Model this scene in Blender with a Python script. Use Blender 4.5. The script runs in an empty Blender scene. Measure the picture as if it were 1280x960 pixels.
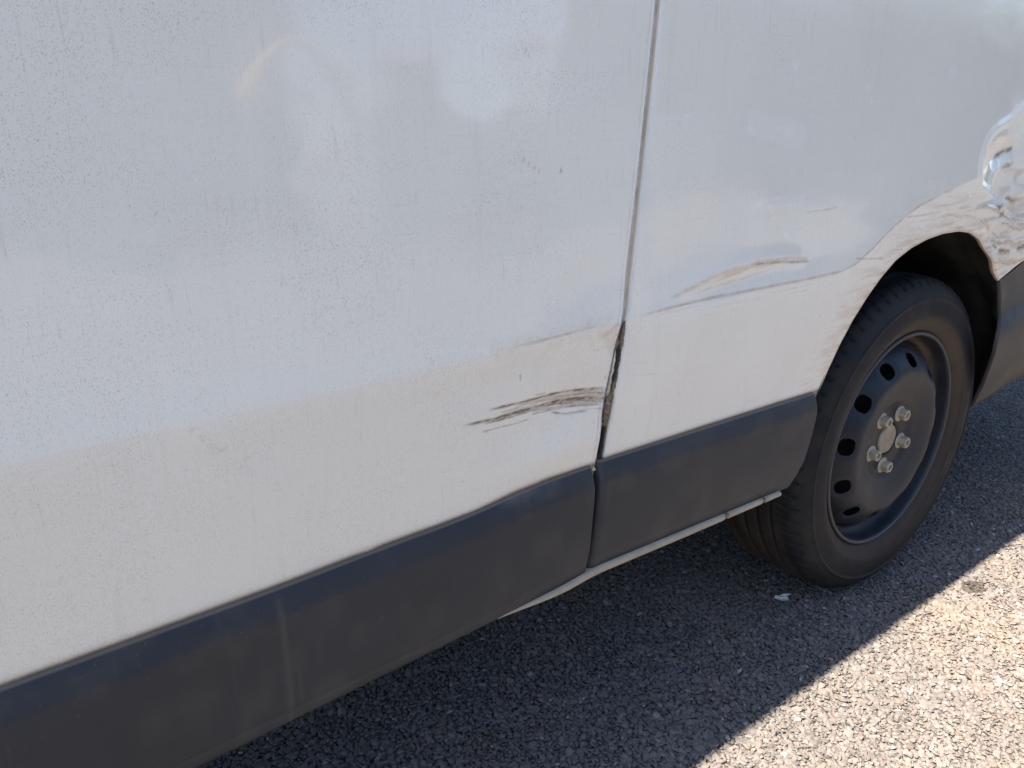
import bpy, math, random
import numpy as np
from mathutils import Vector, Matrix

S = bpy.context.scene
COL = S.collection
rng = np.random.default_rng(11)
random.seed(5)

# ------------------------------------------------------------------ camera
cam_data = bpy.data.cameras.new("camera")
cam = bpy.data.objects.new("camera", cam_data)
COL.objects.link(cam)
R_ = Vector((0.80251, -0.59661, 0.00569)); U_ = Vector((0.19317, 0.26884, 0.94362)); F_ = Vector((0.56450, 0.75616, -0.33099))
cam.matrix_world = Matrix(((R_.x, U_.x, -F_.x, -1.43315), (R_.y, U_.y, -F_.y, -0.61553), (R_.z, U_.z, -F_.z, 0.92625), (0, 0, 0, 1)))
cam_data.sensor_width = 36.0
cam_data.lens = 27.0
cam_data.clip_start = 0.02
cam_data.clip_end = 2000
S.camera = cam

# ------------------------------------------------------------------ light
SUN = Vector((-0.527, 0.058, 0.848)).normalized()
W = bpy.data.worlds.new("World"); S.world = W; W.use_nodes = True
nt = W.node_tree; nt.nodes.clear()
sky = nt.nodes.new("ShaderNodeTexSky"); sky.sky_type = 'NISHITA'; sky.sun_disc = False
sky.sun_elevation = math.asin(SUN.z); sky.sun_rotation = math.atan2(SUN.x, SUN.y)
sky.air_density = 1.0; sky.dust_density = 0.9; sky.ozone_density = 1.2
bg = nt.nodes.new("ShaderNodeBackground"); bg.inputs[1].default_value = 0.065
wo = nt.nodes.new("ShaderNodeOutputWorld")
nt.links.new(sky.outputs[0], bg.inputs[0]); nt.links.new(bg.outputs[0], wo.inputs[0])
sl = bpy.data.lights.new("sun", 'SUN'); sl.energy = 5.0; sl.angle = math.radians(0.5); sl.color = (1.0, 0.87, 0.715)
so = bpy.data.objects.new("sun", sl); COL.objects.link(so)
so.rotation_euler = SUN.to_track_quat('Z', 'Y').to_euler()
so.location = (0, 0, 12)
S.view_settings.view_transform = 'Standard'; S.view_settings.look = 'None'
S.view_settings.gamma = 1.0; S.view_settings.exposure = 2.2

# marks and edges measured on the van's flank, as (x along the van, z above ground) in metres
MK = {
 'door_edge': [(-0.7720,1.0418), (-0.7908,0.8624), (-0.8098,0.7158), (-0.8134,0.7025), (-0.8226,0.6278), (-0.8306,0.5850), (-0.8366,0.5196), (-0.8472,0.3635)],
 'quarter_edge': [(-0.7634,1.0425), (-0.7807,0.8620), (-0.7996,0.7145), (-0.8022,0.7009), (-0.8090,0.6250), (-0.8141,0.5853), (-0.8204,0.5194), (-0.8376,0.3646)],
 'trim_door_end': [(-0.8445,0.5213), (-0.8478,0.4634), (-0.8569,0.3798)],
 'trim_quarter_start': [(-0.8301,0.5248), (-0.8383,0.4603), (-0.8514,0.3776)],
 'trim_door_top': [(-1.4618,0.5045), (-1.3953,0.5053), (-1.3197,0.5062), (-1.2332,0.5073), (-1.1330,0.5113), (-1.0161,0.5129), (-0.9671,0.5202), (-0.9149,0.5238), (-0.8524,0.5225)],
 'trim_door_bot': [(-1.3288,0.3507), (-1.2557,0.3545), (-1.1221,0.3597), (-1.0176,0.3645), (-0.8975,0.3701), (-0.8607,0.3742)],
 'trim_q_top': [(-0.8302,0.5259), (-0.6803,0.5233), (-0.5437,0.5214), (-0.3801,0.5182)],
 'trim_q_bot': [(-0.8514,0.3776), (-0.6621,0.3729), (-0.4255,0.3669)],
 'trim_q_end': [(-0.3801,0.5182), (-0.3873,0.4565), (-0.4016,0.4050), (-0.4255,0.3669)],
 'arch': [(-0.4255,0.3199), (-0.4057,0.3722), (-0.3765,0.4285), (-0.3610,0.5108), (-0.3437,0.5520), (-0.3250,0.5887), (-0.3011,0.6243), (-0.2693,0.6589), (-0.2388,0.6862), (-0.2031,0.7094), (-0.1581,0.7257), (-0.1094,0.7358), (-0.0562,0.7407), (0.0021,0.7401), (0.0471,0.7337), (0.0920,0.7171), (0.1282,0.6948), (0.1682,0.6636), (0.2137,0.6274)],
 'bumper_left': [(0.2055,0.6291), (0.2223,0.5873), (0.2358,0.5447), (0.2540,0.5220), (0.2562,0.4947), (0.2537,0.4542), (0.2364,0.4056), (0.2037,0.3671)],
 'S_scr1': [(-1.0034,0.6313), (-0.9699,0.6307), (-0.9387,0.6295), (-0.9124,0.6297), (-0.8784,0.6270), (-0.8449,0.6221), (-0.8262,0.6181)],
 'S_scr2': [(-1.0353,0.6212), (-1.0265,0.6211), (-1.0012,0.6198), (-0.9826,0.6195), (-0.9538,0.6191), (-0.9259,0.6189), (-0.8969,0.6184), (-0.8708,0.6153), (-0.8297,0.6089)],
 'S_scr3': [(-1.0103,0.6171), (-0.9882,0.6167), (-0.9595,0.6157), (-0.9298,0.6164), (-0.9051,0.6164), (-0.8750,0.6135), (-0.8433,0.6073)],
 'S_scr4': [(-0.9415,0.6114), (-0.9129,0.6099), (-0.8875,0.6084), (-0.8542,0.6043), (-0.8333,0.6001)],
 'S_scr5': [(-0.9107,0.6076), (-0.8933,0.6008), (-0.8758,0.5990), (-0.8546,0.5968)],
 'S_scr6': [(-1.0100,0.6079), (-0.9821,0.6076), (-0.9648,0.6059), (-0.9412,0.6070)],
 'S_scr7': [(-0.9370,0.6342), (-0.9208,0.6332)],
 'S_scr8': [(-0.9307,0.6303), (-0.8974,0.6247), (-0.8670,0.6206), (-0.8419,0.6152)],
 'S_scr9': [(-0.9180,0.6232), (-0.8885,0.6197), (-0.8485,0.6139)],
 'S_scr10': [(-0.9257,0.6163), (-0.8965,0.6140), (-0.8659,0.6097), (-0.8338,0.6043)],
 'S_scr11': [(-0.9092,0.6160), (-0.9025,0.6101), (-0.9085,0.6071)],
 'S_scr12': [(-0.8570,0.6724), (-0.8447,0.6705)],
 'S_scr13': [(-0.8232,0.5926), (-0.8513,0.5982), (-0.8739,0.6016)],
 'T_scrfill': [(-0.9262,0.6233), (-0.8970,0.6202), (-0.8776,0.6176), (-0.8664,0.6148)],
 'T_crease': [(-1.0094,0.6935), (-0.9632,0.6973), (-0.9085,0.6988), (-0.8615,0.7014), (-0.8170,0.7002)],
 'T_corner': [(-0.8170,0.7002), (-0.8292,0.6935), (-0.8457,0.6847)],
 'T_stain': [(-1.2984,0.6876), (-1.2915,0.6766), (-1.2821,0.6683), (-1.2730,0.6547)],
 'T_streak1': [(-1.2683,0.6480), (-1.2561,0.6314), (-1.2471,0.6129)],
 'T_streak2': [(-1.2422,0.6289), (-1.2326,0.6141), (-1.2227,0.5970)],
 'S_nick1': [(-0.9583,0.8879), (-0.9303,0.8709)],
 'S_nick2': [(-0.9050,0.8732), (-0.9017,0.8699)],
 'S_nick3': [(-0.9500,0.9861), (-0.9434,0.9794)],
 'S_nick4': [(-1.0150,0.9100), (-0.9657,0.9140), (-0.9410,0.9192)],
 'S_nick5': [(-0.9592,0.6637), (-0.9578,0.6553)],
 'Tq_crease': [(-0.7991,0.7004), (-0.7658,0.7032), (-0.7167,0.7052), (-0.6413,0.7073), (-0.5586,0.7073), (-0.4676,0.7074), (-0.3674,0.7087), (-0.3259,0.7162), (-0.2852,0.7340), (-0.2546,0.7509), (-0.2230,0.7668), (-0.1901,0.7806), (-0.1556,0.7921), (-0.1063,0.8019), (-0.0626,0.8099)],
 'Tq_mound': [(-0.7334,0.7152), (-0.6943,0.7239), (-0.6566,0.7334), (-0.6174,0.7392), (-0.5763,0.7421)],
 'Tq_mound2': [(-0.5930,0.7417), (-0.5421,0.7438), (-0.4972,0.7426), (-0.4416,0.7337)],
 'Sq_mound': [(-0.5847,0.7419), (-0.5330,0.7397), (-0.4375,0.7310)],
 'Sq_thin1': [(-0.4668,0.8011), (-0.4382,0.8009), (-0.3825,0.8027)],
 'Sq_l1': [(-0.3290,0.7247), (-0.2771,0.7190), (-0.2395,0.7160)],
 'Sq_l2': [(-0.3609,0.6431), (-0.3085,0.6377)],
 'Sq_l3': [(-0.3476,0.6521), (-0.3029,0.6461)],
 'Sq_l4': [(-0.1950,0.7762), (-0.1272,0.7763), (-0.0773,0.7783)],
 'Sq_l5': [(-0.2252,0.7284), (-0.1866,0.7252)],
 'Sq_l6': [(-0.7914,0.6441), (-0.7605,0.6403)],
 'Sq_l7': [(-0.7989,0.6301), (-0.7536,0.6231), (-0.7225,0.6191)],
 'Tq_arch': [(-0.3602,0.5283), (-0.3487,0.5797), (-0.3255,0.6216), (-0.2944,0.6623), (-0.2573,0.6897)],
 'Tq_arch2': [(-0.2311,0.7186), (-0.1754,0.7389), (-0.1151,0.7521), (-0.0336,0.7565), (0.0455,0.7451), (0.1128,0.7138), (0.1870,0.6538)],
 'R_ridge': [(0.1936,0.9609), (0.1717,0.9460), (0.1283,0.9240), (0.0816,0.9114), (0.0577,0.8974), (0.0429,0.8816), (0.0368,0.8568), (0.0381,0.8351), (0.0512,0.8127), (0.0813,0.8019)],
 'R_v1': [(0.0813,0.8019), (0.0913,0.8183), (0.1057,0.8345), (0.1166,0.8434)],
 'R_v2': [(0.1166,0.8434), (0.1291,0.8280), (0.1344,0.8049), (0.1306,0.7898)],
 'R_v3': [(0.1669,0.8437), (0.1868,0.8296), (0.1965,0.8059), (0.1908,0.7944)],
 'R_h1': [(0.0749,0.8847), (0.0842,0.8935), (0.1225,0.8942), (0.1476,0.8976), (0.1910,0.8998)],
 'R_h2': [(0.1023,0.8550), (0.1428,0.8632), (0.1846,0.8717)],
 'Sq_chip1': [(0.1054,0.8586), (0.1245,0.8655), (0.1493,0.8698), (0.1816,0.8725)],
 'Sq_chip2': [(0.1319,0.8411), (0.1595,0.8439), (0.1905,0.8468)],
 'Sq_chip3': [(0.1764,0.7853), (0.2050,0.7786), (0.2294,0.7772)],
 'Sq_chip4': [(0.1231,0.7767), (0.1397,0.7699), (0.1537,0.7788)],
 'Sq_chip5': [(0.1462,0.7558), (0.1679,0.7583)],
 'Sq_chip6': [(0.1728,0.6894), (0.2289,0.6820)],
 'Sq_chip7': [(0.2566,0.6844), (0.2942,0.6865)],
 'Sq_chip8': [(0.1478,0.7019), (0.1656,0.6942)],
 'Tq_w1': [(0.0511,0.7736), (0.0835,0.7772), (0.1332,0.7645), (0.1969,0.7463), (0.2677,0.7371)],
 'Tq_w2': [(0.0672,0.7555), (0.0937,0.7440), (0.1209,0.7321)],
 'Tq_w3': [(0.0840,0.7562), (0.1145,0.7365), (0.1217,0.7261)],
 'Tq_w4': [(0.1489,0.7398), (0.1756,0.7418), (0.2049,0.7295), (0.2467,0.7222), (0.2731,0.7263)],
 'Tq_w5': [(0.1300,0.7115), (0.1757,0.7014), (0.2067,0.7057), (0.2405,0.6956), (0.2876,0.6978)],
 'Tq_w6': [(0.1712,0.6751), (0.2121,0.6605), (0.2540,0.6539), (0.3091,0.6612)],
 'Tq_w7': [(-0.0687,0.7741), (-0.0189,0.7653), (0.0129,0.7660), (0.0672,0.7555)],
 'Tq_w8': [(-0.0812,0.8084), (-0.0668,0.8094), (-0.0523,0.8111)],
 'Tq_w9': [(0.1366,0.7269), (0.1660,0.7124), (0.1747,0.7238), (0.2089,0.7211)],
 'W_bar1': [(-0.6032,0.9198), (-0.4824,0.8997)],
 'W_bar2': [(-0.5862,0.8167), (-0.4639,0.8200)],
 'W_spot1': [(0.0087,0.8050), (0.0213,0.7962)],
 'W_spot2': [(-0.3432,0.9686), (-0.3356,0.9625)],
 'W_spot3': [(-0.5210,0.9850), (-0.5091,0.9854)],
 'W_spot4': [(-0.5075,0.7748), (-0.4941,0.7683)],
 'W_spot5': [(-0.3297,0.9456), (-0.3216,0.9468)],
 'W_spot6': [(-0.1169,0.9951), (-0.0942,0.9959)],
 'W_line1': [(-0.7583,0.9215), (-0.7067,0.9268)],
}

# ------------------------------------------------------------------ helpers
def smooth(e0, e1, x):
    t = np.clip((x - e0) / (e1 - e0 + 1e-12), 0, 1)
    return t * t * (3 - 2 * t)

_perm = np.random.default_rng(3).random((256, 256))
def vnoise(x, y):
    xi = np.floor(x).astype(int); yi = np.floor(y).astype(int)
    fx = x - xi; fy = y - yi
    fx = fx * fx * (3 - 2 * fx); fy = fy * fy * (3 - 2 * fy)
    g = lambda a, b: _perm[a & 255, b & 255]
    return (g(xi, yi) * (1 - fx) + g(xi + 1, yi) * fx) * (1 - fy) + (g(xi, yi + 1) * (1 - fx) + g(xi + 1, yi + 1) * fx) * fy

def fbm(x, y, o=4):
    s = 0; a = 0.5
    for i in range(o):
        s = s + a * vnoise(x + 17.3 * i, y - 9.1 * i); x = x * 2.03; y = y * 2.03; a *= 0.5
    return s / (1 - 0.5 ** o)

def resample(pl, step=0.004):
    p = np.array(pl, float)
    d = np.r_[0, np.cumsum(np.hypot(*np.diff(p, axis=0).T))]
    n = max(2, int(d[-1] / step) + 1)
    t = np.linspace(0, d[-1], n)
    q = np.stack([np.interp(t, d, p[:, 0]), np.interp(t, d, p[:, 1])], 1)
    for _ in range(3):
        if n > 4: q[1:-1] = 0.25 * q[:-2] + 0.5 * q[1:-1] + 0.25 * q[2:]
    return q

def poly_dist(X, Z, pl, reach, step=0.004):
    """distance, signed side and 0..1 position along a polyline, inside its bounding box + reach (else 9)"""
    q = resample(pl, step)
    D = np.full(X.shape, 9.0); SG = np.zeros(X.shape); T = np.zeros(X.shape)
    m = (X > q[:, 0].min() - reach) & (X < q[:, 0].max() + reach) & (Z > q[:, 1].min() - reach) & (Z < q[:, 1].max() + reach)
    if not m.any(): return D, SG, T
    x = X[m]; z = Z[m]
    best = np.full(x.shape, 81.0); sg = np.zeros(x.shape); tt = np.zeros(x.shape)
    n = len(q) - 1
    for i in range(n):
        a = q[i]; b = q[i + 1]; ab = b - a; L = (ab ** 2).sum() + 1e-12
        t = np.clip(((x - a[0]) * ab[0] + (z - a[1]) * ab[1]) / L, 0, 1)
        dx = x - a[0] - t * ab[0]; dz = z - a[1] - t * ab[1]
        d = dx * dx + dz * dz
        k = d < best
        best[k] = d[k]; sg[k] = np.sign(ab[0] * dz[k] - ab[1] * dx[k]); tt[k] = (i + t[k]) / n
    D[m] = np.sqrt(best); SG[m] = sg; T[m] = tt
    return D, SG, T

def mesh_from(name, V, Fq, mat, parent=None, smooth_shade=True, attr=None, tris=None):
    me = bpy.data.meshes.new(name)
    V = np.asarray(V, np.float32); Fq = np.asarray(Fq, np.int32)
    n4 = len(Fq); k = Fq.shape[1] if n4 else 4
    me.vertices.add(len(V)); me.vertices.foreach_set("co", V.ravel())
    me.loops.add(n4 * k); me.loops.foreach_set("vertex_index", Fq.ravel())
    me.polygons.add(n4); me.polygons.foreach_set("loop_start", np.arange(0, n4 * k, k, dtype=np.int32))
    me.polygons.foreach_set("use_smooth", np.full(n4, smooth_shade))
    if attr is not None:
        for an, av in attr.items():
            a = me.attributes.new(an, 'FLOAT_COLOR', 'POINT')
            a.data.foreach_set("color", np.asarray(av, np.float32).ravel())
    me.update(calc_edges=True); me.validate()
    me.materials.append(mat)
    return link(name, me, parent)

def link(name, me, parent=None):
    o = bpy.data.objects.new(name, me); COL.objects.link(o)
    if parent is not None: attach(o, parent)
    return o

WORLD = {}
def attach(o, parent):
    o.parent = parent
    o.matrix_parent_inverse = WORLD.get(parent.name, Matrix.Identity(4)).inverted()

def pymesh(name, verts, faces, mat, parent=None, shade=False):
    me = bpy.data.meshes.new(name)
    me.from_pydata([tuple(v) for v in verts], [], [tuple(f) for f in faces]); me.update()
    if shade:
        for p in me.polygons: p.use_smooth = True
    me.materials.append(mat)
    return link(name, me, parent)

def grid_faces(nr, nc):
    i = np.arange(nr - 1)[:, None] * nc + np.arange(nc - 1)[None]
    return np.stack([i, i + 1, i + 1 + nc, i + nc], -1).reshape(-1, 4)

def box_geo(x0, x1, y0, y1, z0, z1):
    v = [(x, y, z) for z in (z0, z1) for y in (y0, y1) for x in (x0, x1)]
    f = [(0, 2, 3, 1), (4, 5, 7, 6), (0, 1, 5, 4), (2, 6, 7, 3), (0, 4, 6, 2), (1, 3, 7, 5)]
    return v, f

def box(name, b, mat, parent=None):
    v, f = box_geo(*b); return pymesh(name, v, f, mat, parent)

def lathe(prof, n, cx=0.0, cz=0.325, mod=None):
    """revolve (r, y) profile about the Y axis through (cx, cz)"""
    p = np.array(prof, float); th = np.linspace(0, 2 * np.pi, n, endpoint=False)
    Rr = np.repeat(p[None, :, 0], n, 0); Y = np.repeat(p[None, :, 1], n, 0)
    TH = np.repeat(th[:, None], len(p), 1)
    if mod is not None: Rr, Y = mod(Rr, Y, TH)
    V = np.stack([cx + Rr * np.cos(TH), Y, cz + Rr * np.sin(TH)], -1).reshape(-1, 3)
    m = len(p)
    i = np.arange(n)[:, None]; j = np.arange(m - 1)[None]
    a = i * m + j; b = ((i + 1) % n) * m + j
    Fq = np.stack([a, a + 1, b + 1, b], -1).reshape(-1, 4)
    return V, Fq

# ------------------------------------------------------------------ materials
def new_mat(name):
    m = bpy.data.materials.new(name); m.use_nodes = True
    t = m.node_tree; b = t.nodes["Principled BSDF"]
    return m, t, b

class N:
    """small node-graph builder"""
    def __init__(s, t): s.t = t
    def lnk(s, a, b): s.t.links.new(a, b)
    def node(s, k, **kw):
        n = s.t.nodes.new(k)
        for a, v in kw.items(): setattr(n, a, v)
        return n
    def put(s, sock, v):
        if hasattr(v, 'is_output') or isinstance(v, bpy.types.NodeSocket): s.lnk(v, sock)
        else: sock.default_value = v
    def coord(s, scale=(1, 1, 1), loc=(0, 0, 0), rot=(0, 0, 0)):
        c = s.node("ShaderNodeTexCoord"); m = s.node("ShaderNodeMapping")
        m.inputs["Scale"].default_value = scale; m.inputs["Location"].default_value = loc; m.inputs["Rotation"].default_value = rot
        s.lnk(c.outputs["Object"], m.inputs[0]); return m.outputs[0]
    def noise(s, vec, scale, detail=3.0, rough=0.55, dist=0.0):
        n = s.node("ShaderNodeTexNoise"); s.lnk(vec, n.inputs["Vector"])
        n.inputs["Scale"].default_value = scale; n.inputs["Detail"].default_value = detail
        n.inputs["Roughness"].default_value = rough; n.inputs["Distortion"].default_value = dist
        return n.outputs[0]
    def voro(s, vec, scale, rnd=1.0):
        n = s.node("ShaderNodeTexVoronoi"); s.lnk(vec, n.inputs["Vector"]); n.inputs["Scale"].default_value = scale
        n.inputs["Randomness"].default_value = rnd
        return n.outputs["Distance"], n.outputs["Color"]
    def ramp(s, v, lo, hi, a=0.0, b=1.0):
        n = s.node("ShaderNodeMapRange"); n.interpolation_type = 'SMOOTHSTEP'
        s.put(n.inputs[0], v); n.inputs[1].default_value = lo; n.inputs[2].default_value = hi
        n.inputs[3].default_value = a; n.inputs[4].default_value = b
        return n.outputs[0]
    def math(s, op, a, b=0.0):
        n = s.node("ShaderNodeMath", operation=op); s.put(n.inputs[0], a); s.put(n.inputs[1], b); return n.outputs[0]
    def mix(s, f, a, b):
        n = s.node("ShaderNodeMix", data_type='RGBA'); s.put(n.inputs[0], f)
        s.put(n.inputs[6], a); s.put(n.inputs[7], b); return n.outputs[2]
    def sep(s, c):
        n = s.node("ShaderNodeSeparateColor"); s.put(n.inputs[0], c); return n.outputs
    def attr(s, name):
        n = s.node("ShaderNodeAttribute"); n.attribute_name = name; return n.outputs["Color"]
    def bump(s, h, strength, dist, nrm=None):
        n = s.node("ShaderNodeBump"); n.inputs["Strength"].default_value = strength; n.inputs["Distance"].default_value = dist
        s.put(n.inputs["Height"], h)
        if nrm is not None: s.lnk(nrm, n.inputs["Normal"])
        return n.outputs[0]

def C4(*c): return (c[0], c[1], c[2], 1.0)

def paint_material(name, worn=True):
    m, t, b = new_mat(name); g = N(t)
    P = g.coord()
    col = C4(0.81, 0.795, 0.735)
    # broad film of dust, finer towards the bottom of the flank
    cloud = g.noise(P, 3.2, 4.0, 0.6)
    dust = g.ramp(cloud, 0.42, 0.75, 0.0, 0.22)
    col = g.mix(dust, col, C4(0.66, 0.62, 0.56))
    # fine vertical and horizontal wash marks
    wv = g.noise(g.coord((420, 420, 16)), 1.0, 2.0)
    wh = g.noise(g.coord((14, 14, 420)), 1.0, 2.0)
    wash = g.math('MAXIMUM', g.ramp(wv, 0.60, 0.80), g.ramp(wh, 0.63, 0.82))
    col = g.mix(g.math('MULTIPLY', wash, 0.30), col, C4(0.55, 0.50, 0.43))
    runs = g.ramp(g.noise(g.coord((70, 70, 1.6)), 1.0, 4.0, 0.6), 0.54, 0.78, 0.0, 0.19)
    col = g.mix(g.math('MULTIPLY', runs, g.ramp(g.noise(P, 4.0), 0.35, 0.65)), col, C4(0.58, 0.52, 0.43))
    # specks of road grime
    clump = g.ramp(g.noise(P, 9.0, 3.0), 0.36, 0.68, 0.35, 1.0)
    tot = None
    for sc, thr, keep, st in ((760, 0.29, 0.42, (1, 1, .45)), (500, 0.24, 0.58, (1, 1, .5)), (300, 0.16, 0.82, (1, 1, .6)), (1100, 0.36, 0.35, (1, 1, .6))):
        mp = g.coord(st, (sc * .01, .3, .7))
        warp = g.node("ShaderNodeVectorMath", operation='ADD'); g.lnk(mp, warp.inputs[0])
        nz = g.node("ShaderNodeTexNoise"); nz.inputs["Scale"].default_value = sc * 1.6; g.lnk(mp, nz.inputs["Vector"])
        sc2 = g.node("ShaderNodeVectorMath", operation='SCALE'); g.lnk(nz.outputs["Color"], sc2.inputs[0]); sc2.inputs["Scale"].default_value = 0.9 / sc
        g.lnk(sc2.outputs[0], warp.inputs[1])
        d, c = g.voro(warp.outputs[0], sc)
        r = g.sep(c)
        k = g.math('MULTIPLY', g.ramp(d, thr * 0.55, thr, 1.0, 0.0), g.ramp(r[0], keep, keep + 0.12))
        k = g.math('MULTIPLY', k, g.ramp(r[1], 0.0, 1.0, 0.35, 1.0))
        tot = k if tot is None else g.math('MAXIMUM', tot, k)
    if worn:
        zs_ = g.sep(g.attr("zone")); zone = g.ramp(zs_[0], 0.0, 1.0)
        tot = g.math('MULTIPLY', tot, zone)
    speck = g.math('MULTIPLY', g.math('MULTIPLY', tot, clump), 0.62)
    col = g.mix(speck, col, C4(0.20, 0.16, 0.12))
    rough = g.ramp(speck, 0, 1, 0.12, 0.6)
    if worn:
        w = g.sep(g.attr("wear"))
        tan = g.math('MULTIPLY', w[1], g.ramp(g.noise(g.coord((1, 1, 1)), 420, 3.0), 0.28, 0.58, 0.55, 1.0))
        col = g.mix(tan, col, C4(0.44, 0.31, 0.18))
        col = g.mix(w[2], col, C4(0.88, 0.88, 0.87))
        col = g.mix(w[0], col, C4(0.125, 0.082, 0.048))
        rough = g.math('MAXIMUM', rough, g.math('MULTIPLY', g.math('MAXIMUM', w[0], tan), 0.7))
        rough = g.math('MAXIMUM', rough, g.math('MULTIPLY', zs_[1], 0.34))
        g.lnk(g.math('MULTIPLY', g.math('SUBTRACT', 1.0, zs_[1]), 0.5), b.inputs["Coat Weight"])
    t.links.new(col, b.inputs["Base Color"]); g.put(b.inputs["Roughness"], rough)
    b.inputs["Specular IOR Level"].default_value = 0.5
    if not worn: b.inputs["Coat Weight"].default_value = 0.5
    b.inputs["Coat Roughness"].default_value = 0.045
    g.lnk(g.bump(g.noise(P, 160, 2.0), 0.02, 0.0006), b.inputs["Normal"])
    return m

def plain(name, col, rough=0.5, metal=0.0, var=0.15, scale=30.0, dust=None, bump=0.0, bscale=400):
    m, t, b = new_mat(name); g = N(t); P = g.coord()
    n = g.noise(P, scale, 4.0)
    c = g.mix(g.ramp(n, 0.3, 0.7), C4(*[x * (1 - var) for x in col]), C4(*[x * (1 + var) for x in col]))
    if dust is not None:
        c = g.mix(g.ramp(g.noise(P, scale * 0.45, 5.0, 0.65), 0.48, 0.75, 0.0, dust[1]), c, C4(*dust[0]))
    g.lnk(c, b.inputs["Base Color"])
    g.put(b.inputs["Roughness"], g.ramp(n, 0.2, 0.8, rough * 0.85, min(1, rough * 1.15)))
    b.inputs["Metallic"].default_value = metal
    if bump: g.lnk(g.bump(g.noise(P, bscale, 3.0), bump, 0.001), b.inputs["Normal"])
    return m

def cladding_material():
    m, t, b = new_mat("grey cladding plastic"); g = N(t); P = g.coord()
    n = g.noise(P, 7.0, 5.0, 0.6)
    c = g.mix(g.ramp(n, 0.3, 0.72), C4(0.021, 0.024, 0.030), C4(0.028, 0.0305, 0.037))
    # dried water runs and long handling scratches
    run = g.ramp(g.noise(g.coord((38, 38, 1.2)), 1.0, 3.0), 0.62, 0.80, 0.0, 0.22)
    c = g.mix(run, c, C4(0.10, 0.098, 0.096))
    w = g.sep(g.attr("wear"))
    c = g.mix(w[1], c, C4(0.15, 0.125, 0.095)); c = g.mix(w[2], c, C4(0.40, 0.42, 0.44)); c = g.mix(w[0], c, C4(0.03, 0.03, 0.03))
    s1 = g.ramp(g.noise(g.coord((5, 5, 900), rot=(0, 0.10, 0)), 1.0, 2.0), 0.70, 0.78, 0.0, 0.25)
    s2 = g.ramp(g.noise(g.coord((9, 9, 800), rot=(0, -0.45, 0)), 1.0, 2.0), 0.73, 0.80, 0.0, 0.25)
    c = g.mix(g.math('MULTIPLY', g.math('MAXIMUM', s1, s2), g.ramp(g.noise(P, 6.0), 0.45, 0.65)), c, C4(0.22, 0.215, 0.21))
    d, vc = g.voro(P, 260)
    sp = g.math('MULTIPLY', g.ramp(d, 0.10, 0.2, 1.0, 0.0), g.ramp(g.sep(vc)[0], 0.86, 0.92))
    c = g.mix(g.math('MULTIPLY', sp, 0.3), c, C4(0.20, 0.18, 0.15)); b.inputs['Specular IOR Level'].default_value = 0.38
    g.lnk(c, b.inputs["Base Color"])
    g.put(b.inputs["Roughness"], g.ramp(n, 0.2, 0.8, 0.5, 0.62))
    g.lnk(g.bump(g.noise(P, 900, 2.0), 0.25, 0.0004), b.inputs["Normal"])
    return m

M_PAINT = paint_material("white van paint")
M_PAINT2 = paint_material("white van paint plain", False)
M_CLAD = cladding_material()
M_SILL = plain("cream painted sill", (0.36, 0.30, 0.22), 0.6, var=0.1, scale=40, dust=((0.30, 0.22, 0.14), 0.55))
M_DIRT = plain("caked brown dirt", (0.16, 0.12, 0.085), 0.9, var=0.5, scale=260, dust=((0.30, 0.25, 0.18), 0.6), bump=0.8, bscale=600)
M_JAMB = plain("dusty jamb", (0.60, 0.54, 0.44), 0.6, var=0.15, scale=60, dust=((0.24, 0.18, 0.12), 0.7))
M_DARK = plain("black underbody", (0.022, 0.022, 0.022), 0.85, var=0.3, scale=20)
M_LINER = plain("black arch liner plastic", (0.012, 0.0125, 0.0125), 0.6, var=0.3, scale=14, dust=((0.05, 0.047, 0.04), 0.5))
M_GLASS = plain("dark glass", (0.02, 0.023, 0.025), 0.05, var=0.05)
M_NUT = plain("dusty zinc nut", (0.38, 0.325, 0.245), 0.45, metal=0.15, var=0.2, scale=120, dust=((0.30, 0.25, 0.18), 0.6))
M_CAP = plain("dusty hub cap", (0.30, 0.25, 0.18), 0.6, metal=0.15, var=0.2, scale=90, dust=((0.26, 0.21, 0.15), 0.5))
M_PAPER = plain("white paper", (0.78, 0.78, 0.76), 0.8, var=0.05)
M_CHALK = plain("chalk scribble", (0.42, 0.43, 0.46), 0.9, var=0.2, scale=300)

def tyre_material():
    m, t, b = new_mat("dusty tyre rubber"); g = N(t); P = g.coord()
    w = g.sep(g.attr("wear"))
    n = g.noise(P, 18, 5.0, 0.65)
    c = g.mix(g.ramp(n, 0.3, 0.75), C4(0.007, 0.008, 0.0105), C4(0.013, 0.0142, 0.017))
    c = g.mix(g.math('MULTIPLY', w[1], g.ramp(n, 0.25, 0.7, 0.45, 1.0)), c, C4(0.070, 0.050, 0.036))
    c = g.mix(g.math('MULTIPLY', w[0], 0.9), c, C4(0.010, 0.010, 0.010))
    d, vc = g.voro(P, 150)
    sp = g.math('MULTIPLY', g.ramp(d, 0.1, 0.22, 1.0, 0.0), g.ramp(g.sep(vc)[0], 0.88, 0.94))
    c = g.mix(g.math('MULTIPLY', sp, 0.4), c, C4(0.16, 0.145, 0.12))
    g.lnk(c, b.inputs["Base Color"]); g.put(b.inputs["Roughness"], g.ramp(n, 0.2, 0.8, 0.55, 0.8)); b.inputs['Specular IOR Level'].default_value = 0.28
    g.lnk(g.bump(g.noise(P, 350, 4.0), 0.25, 0.001), b.inputs["Normal"])
    return m
M_TYRE = tyre_material()

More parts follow.
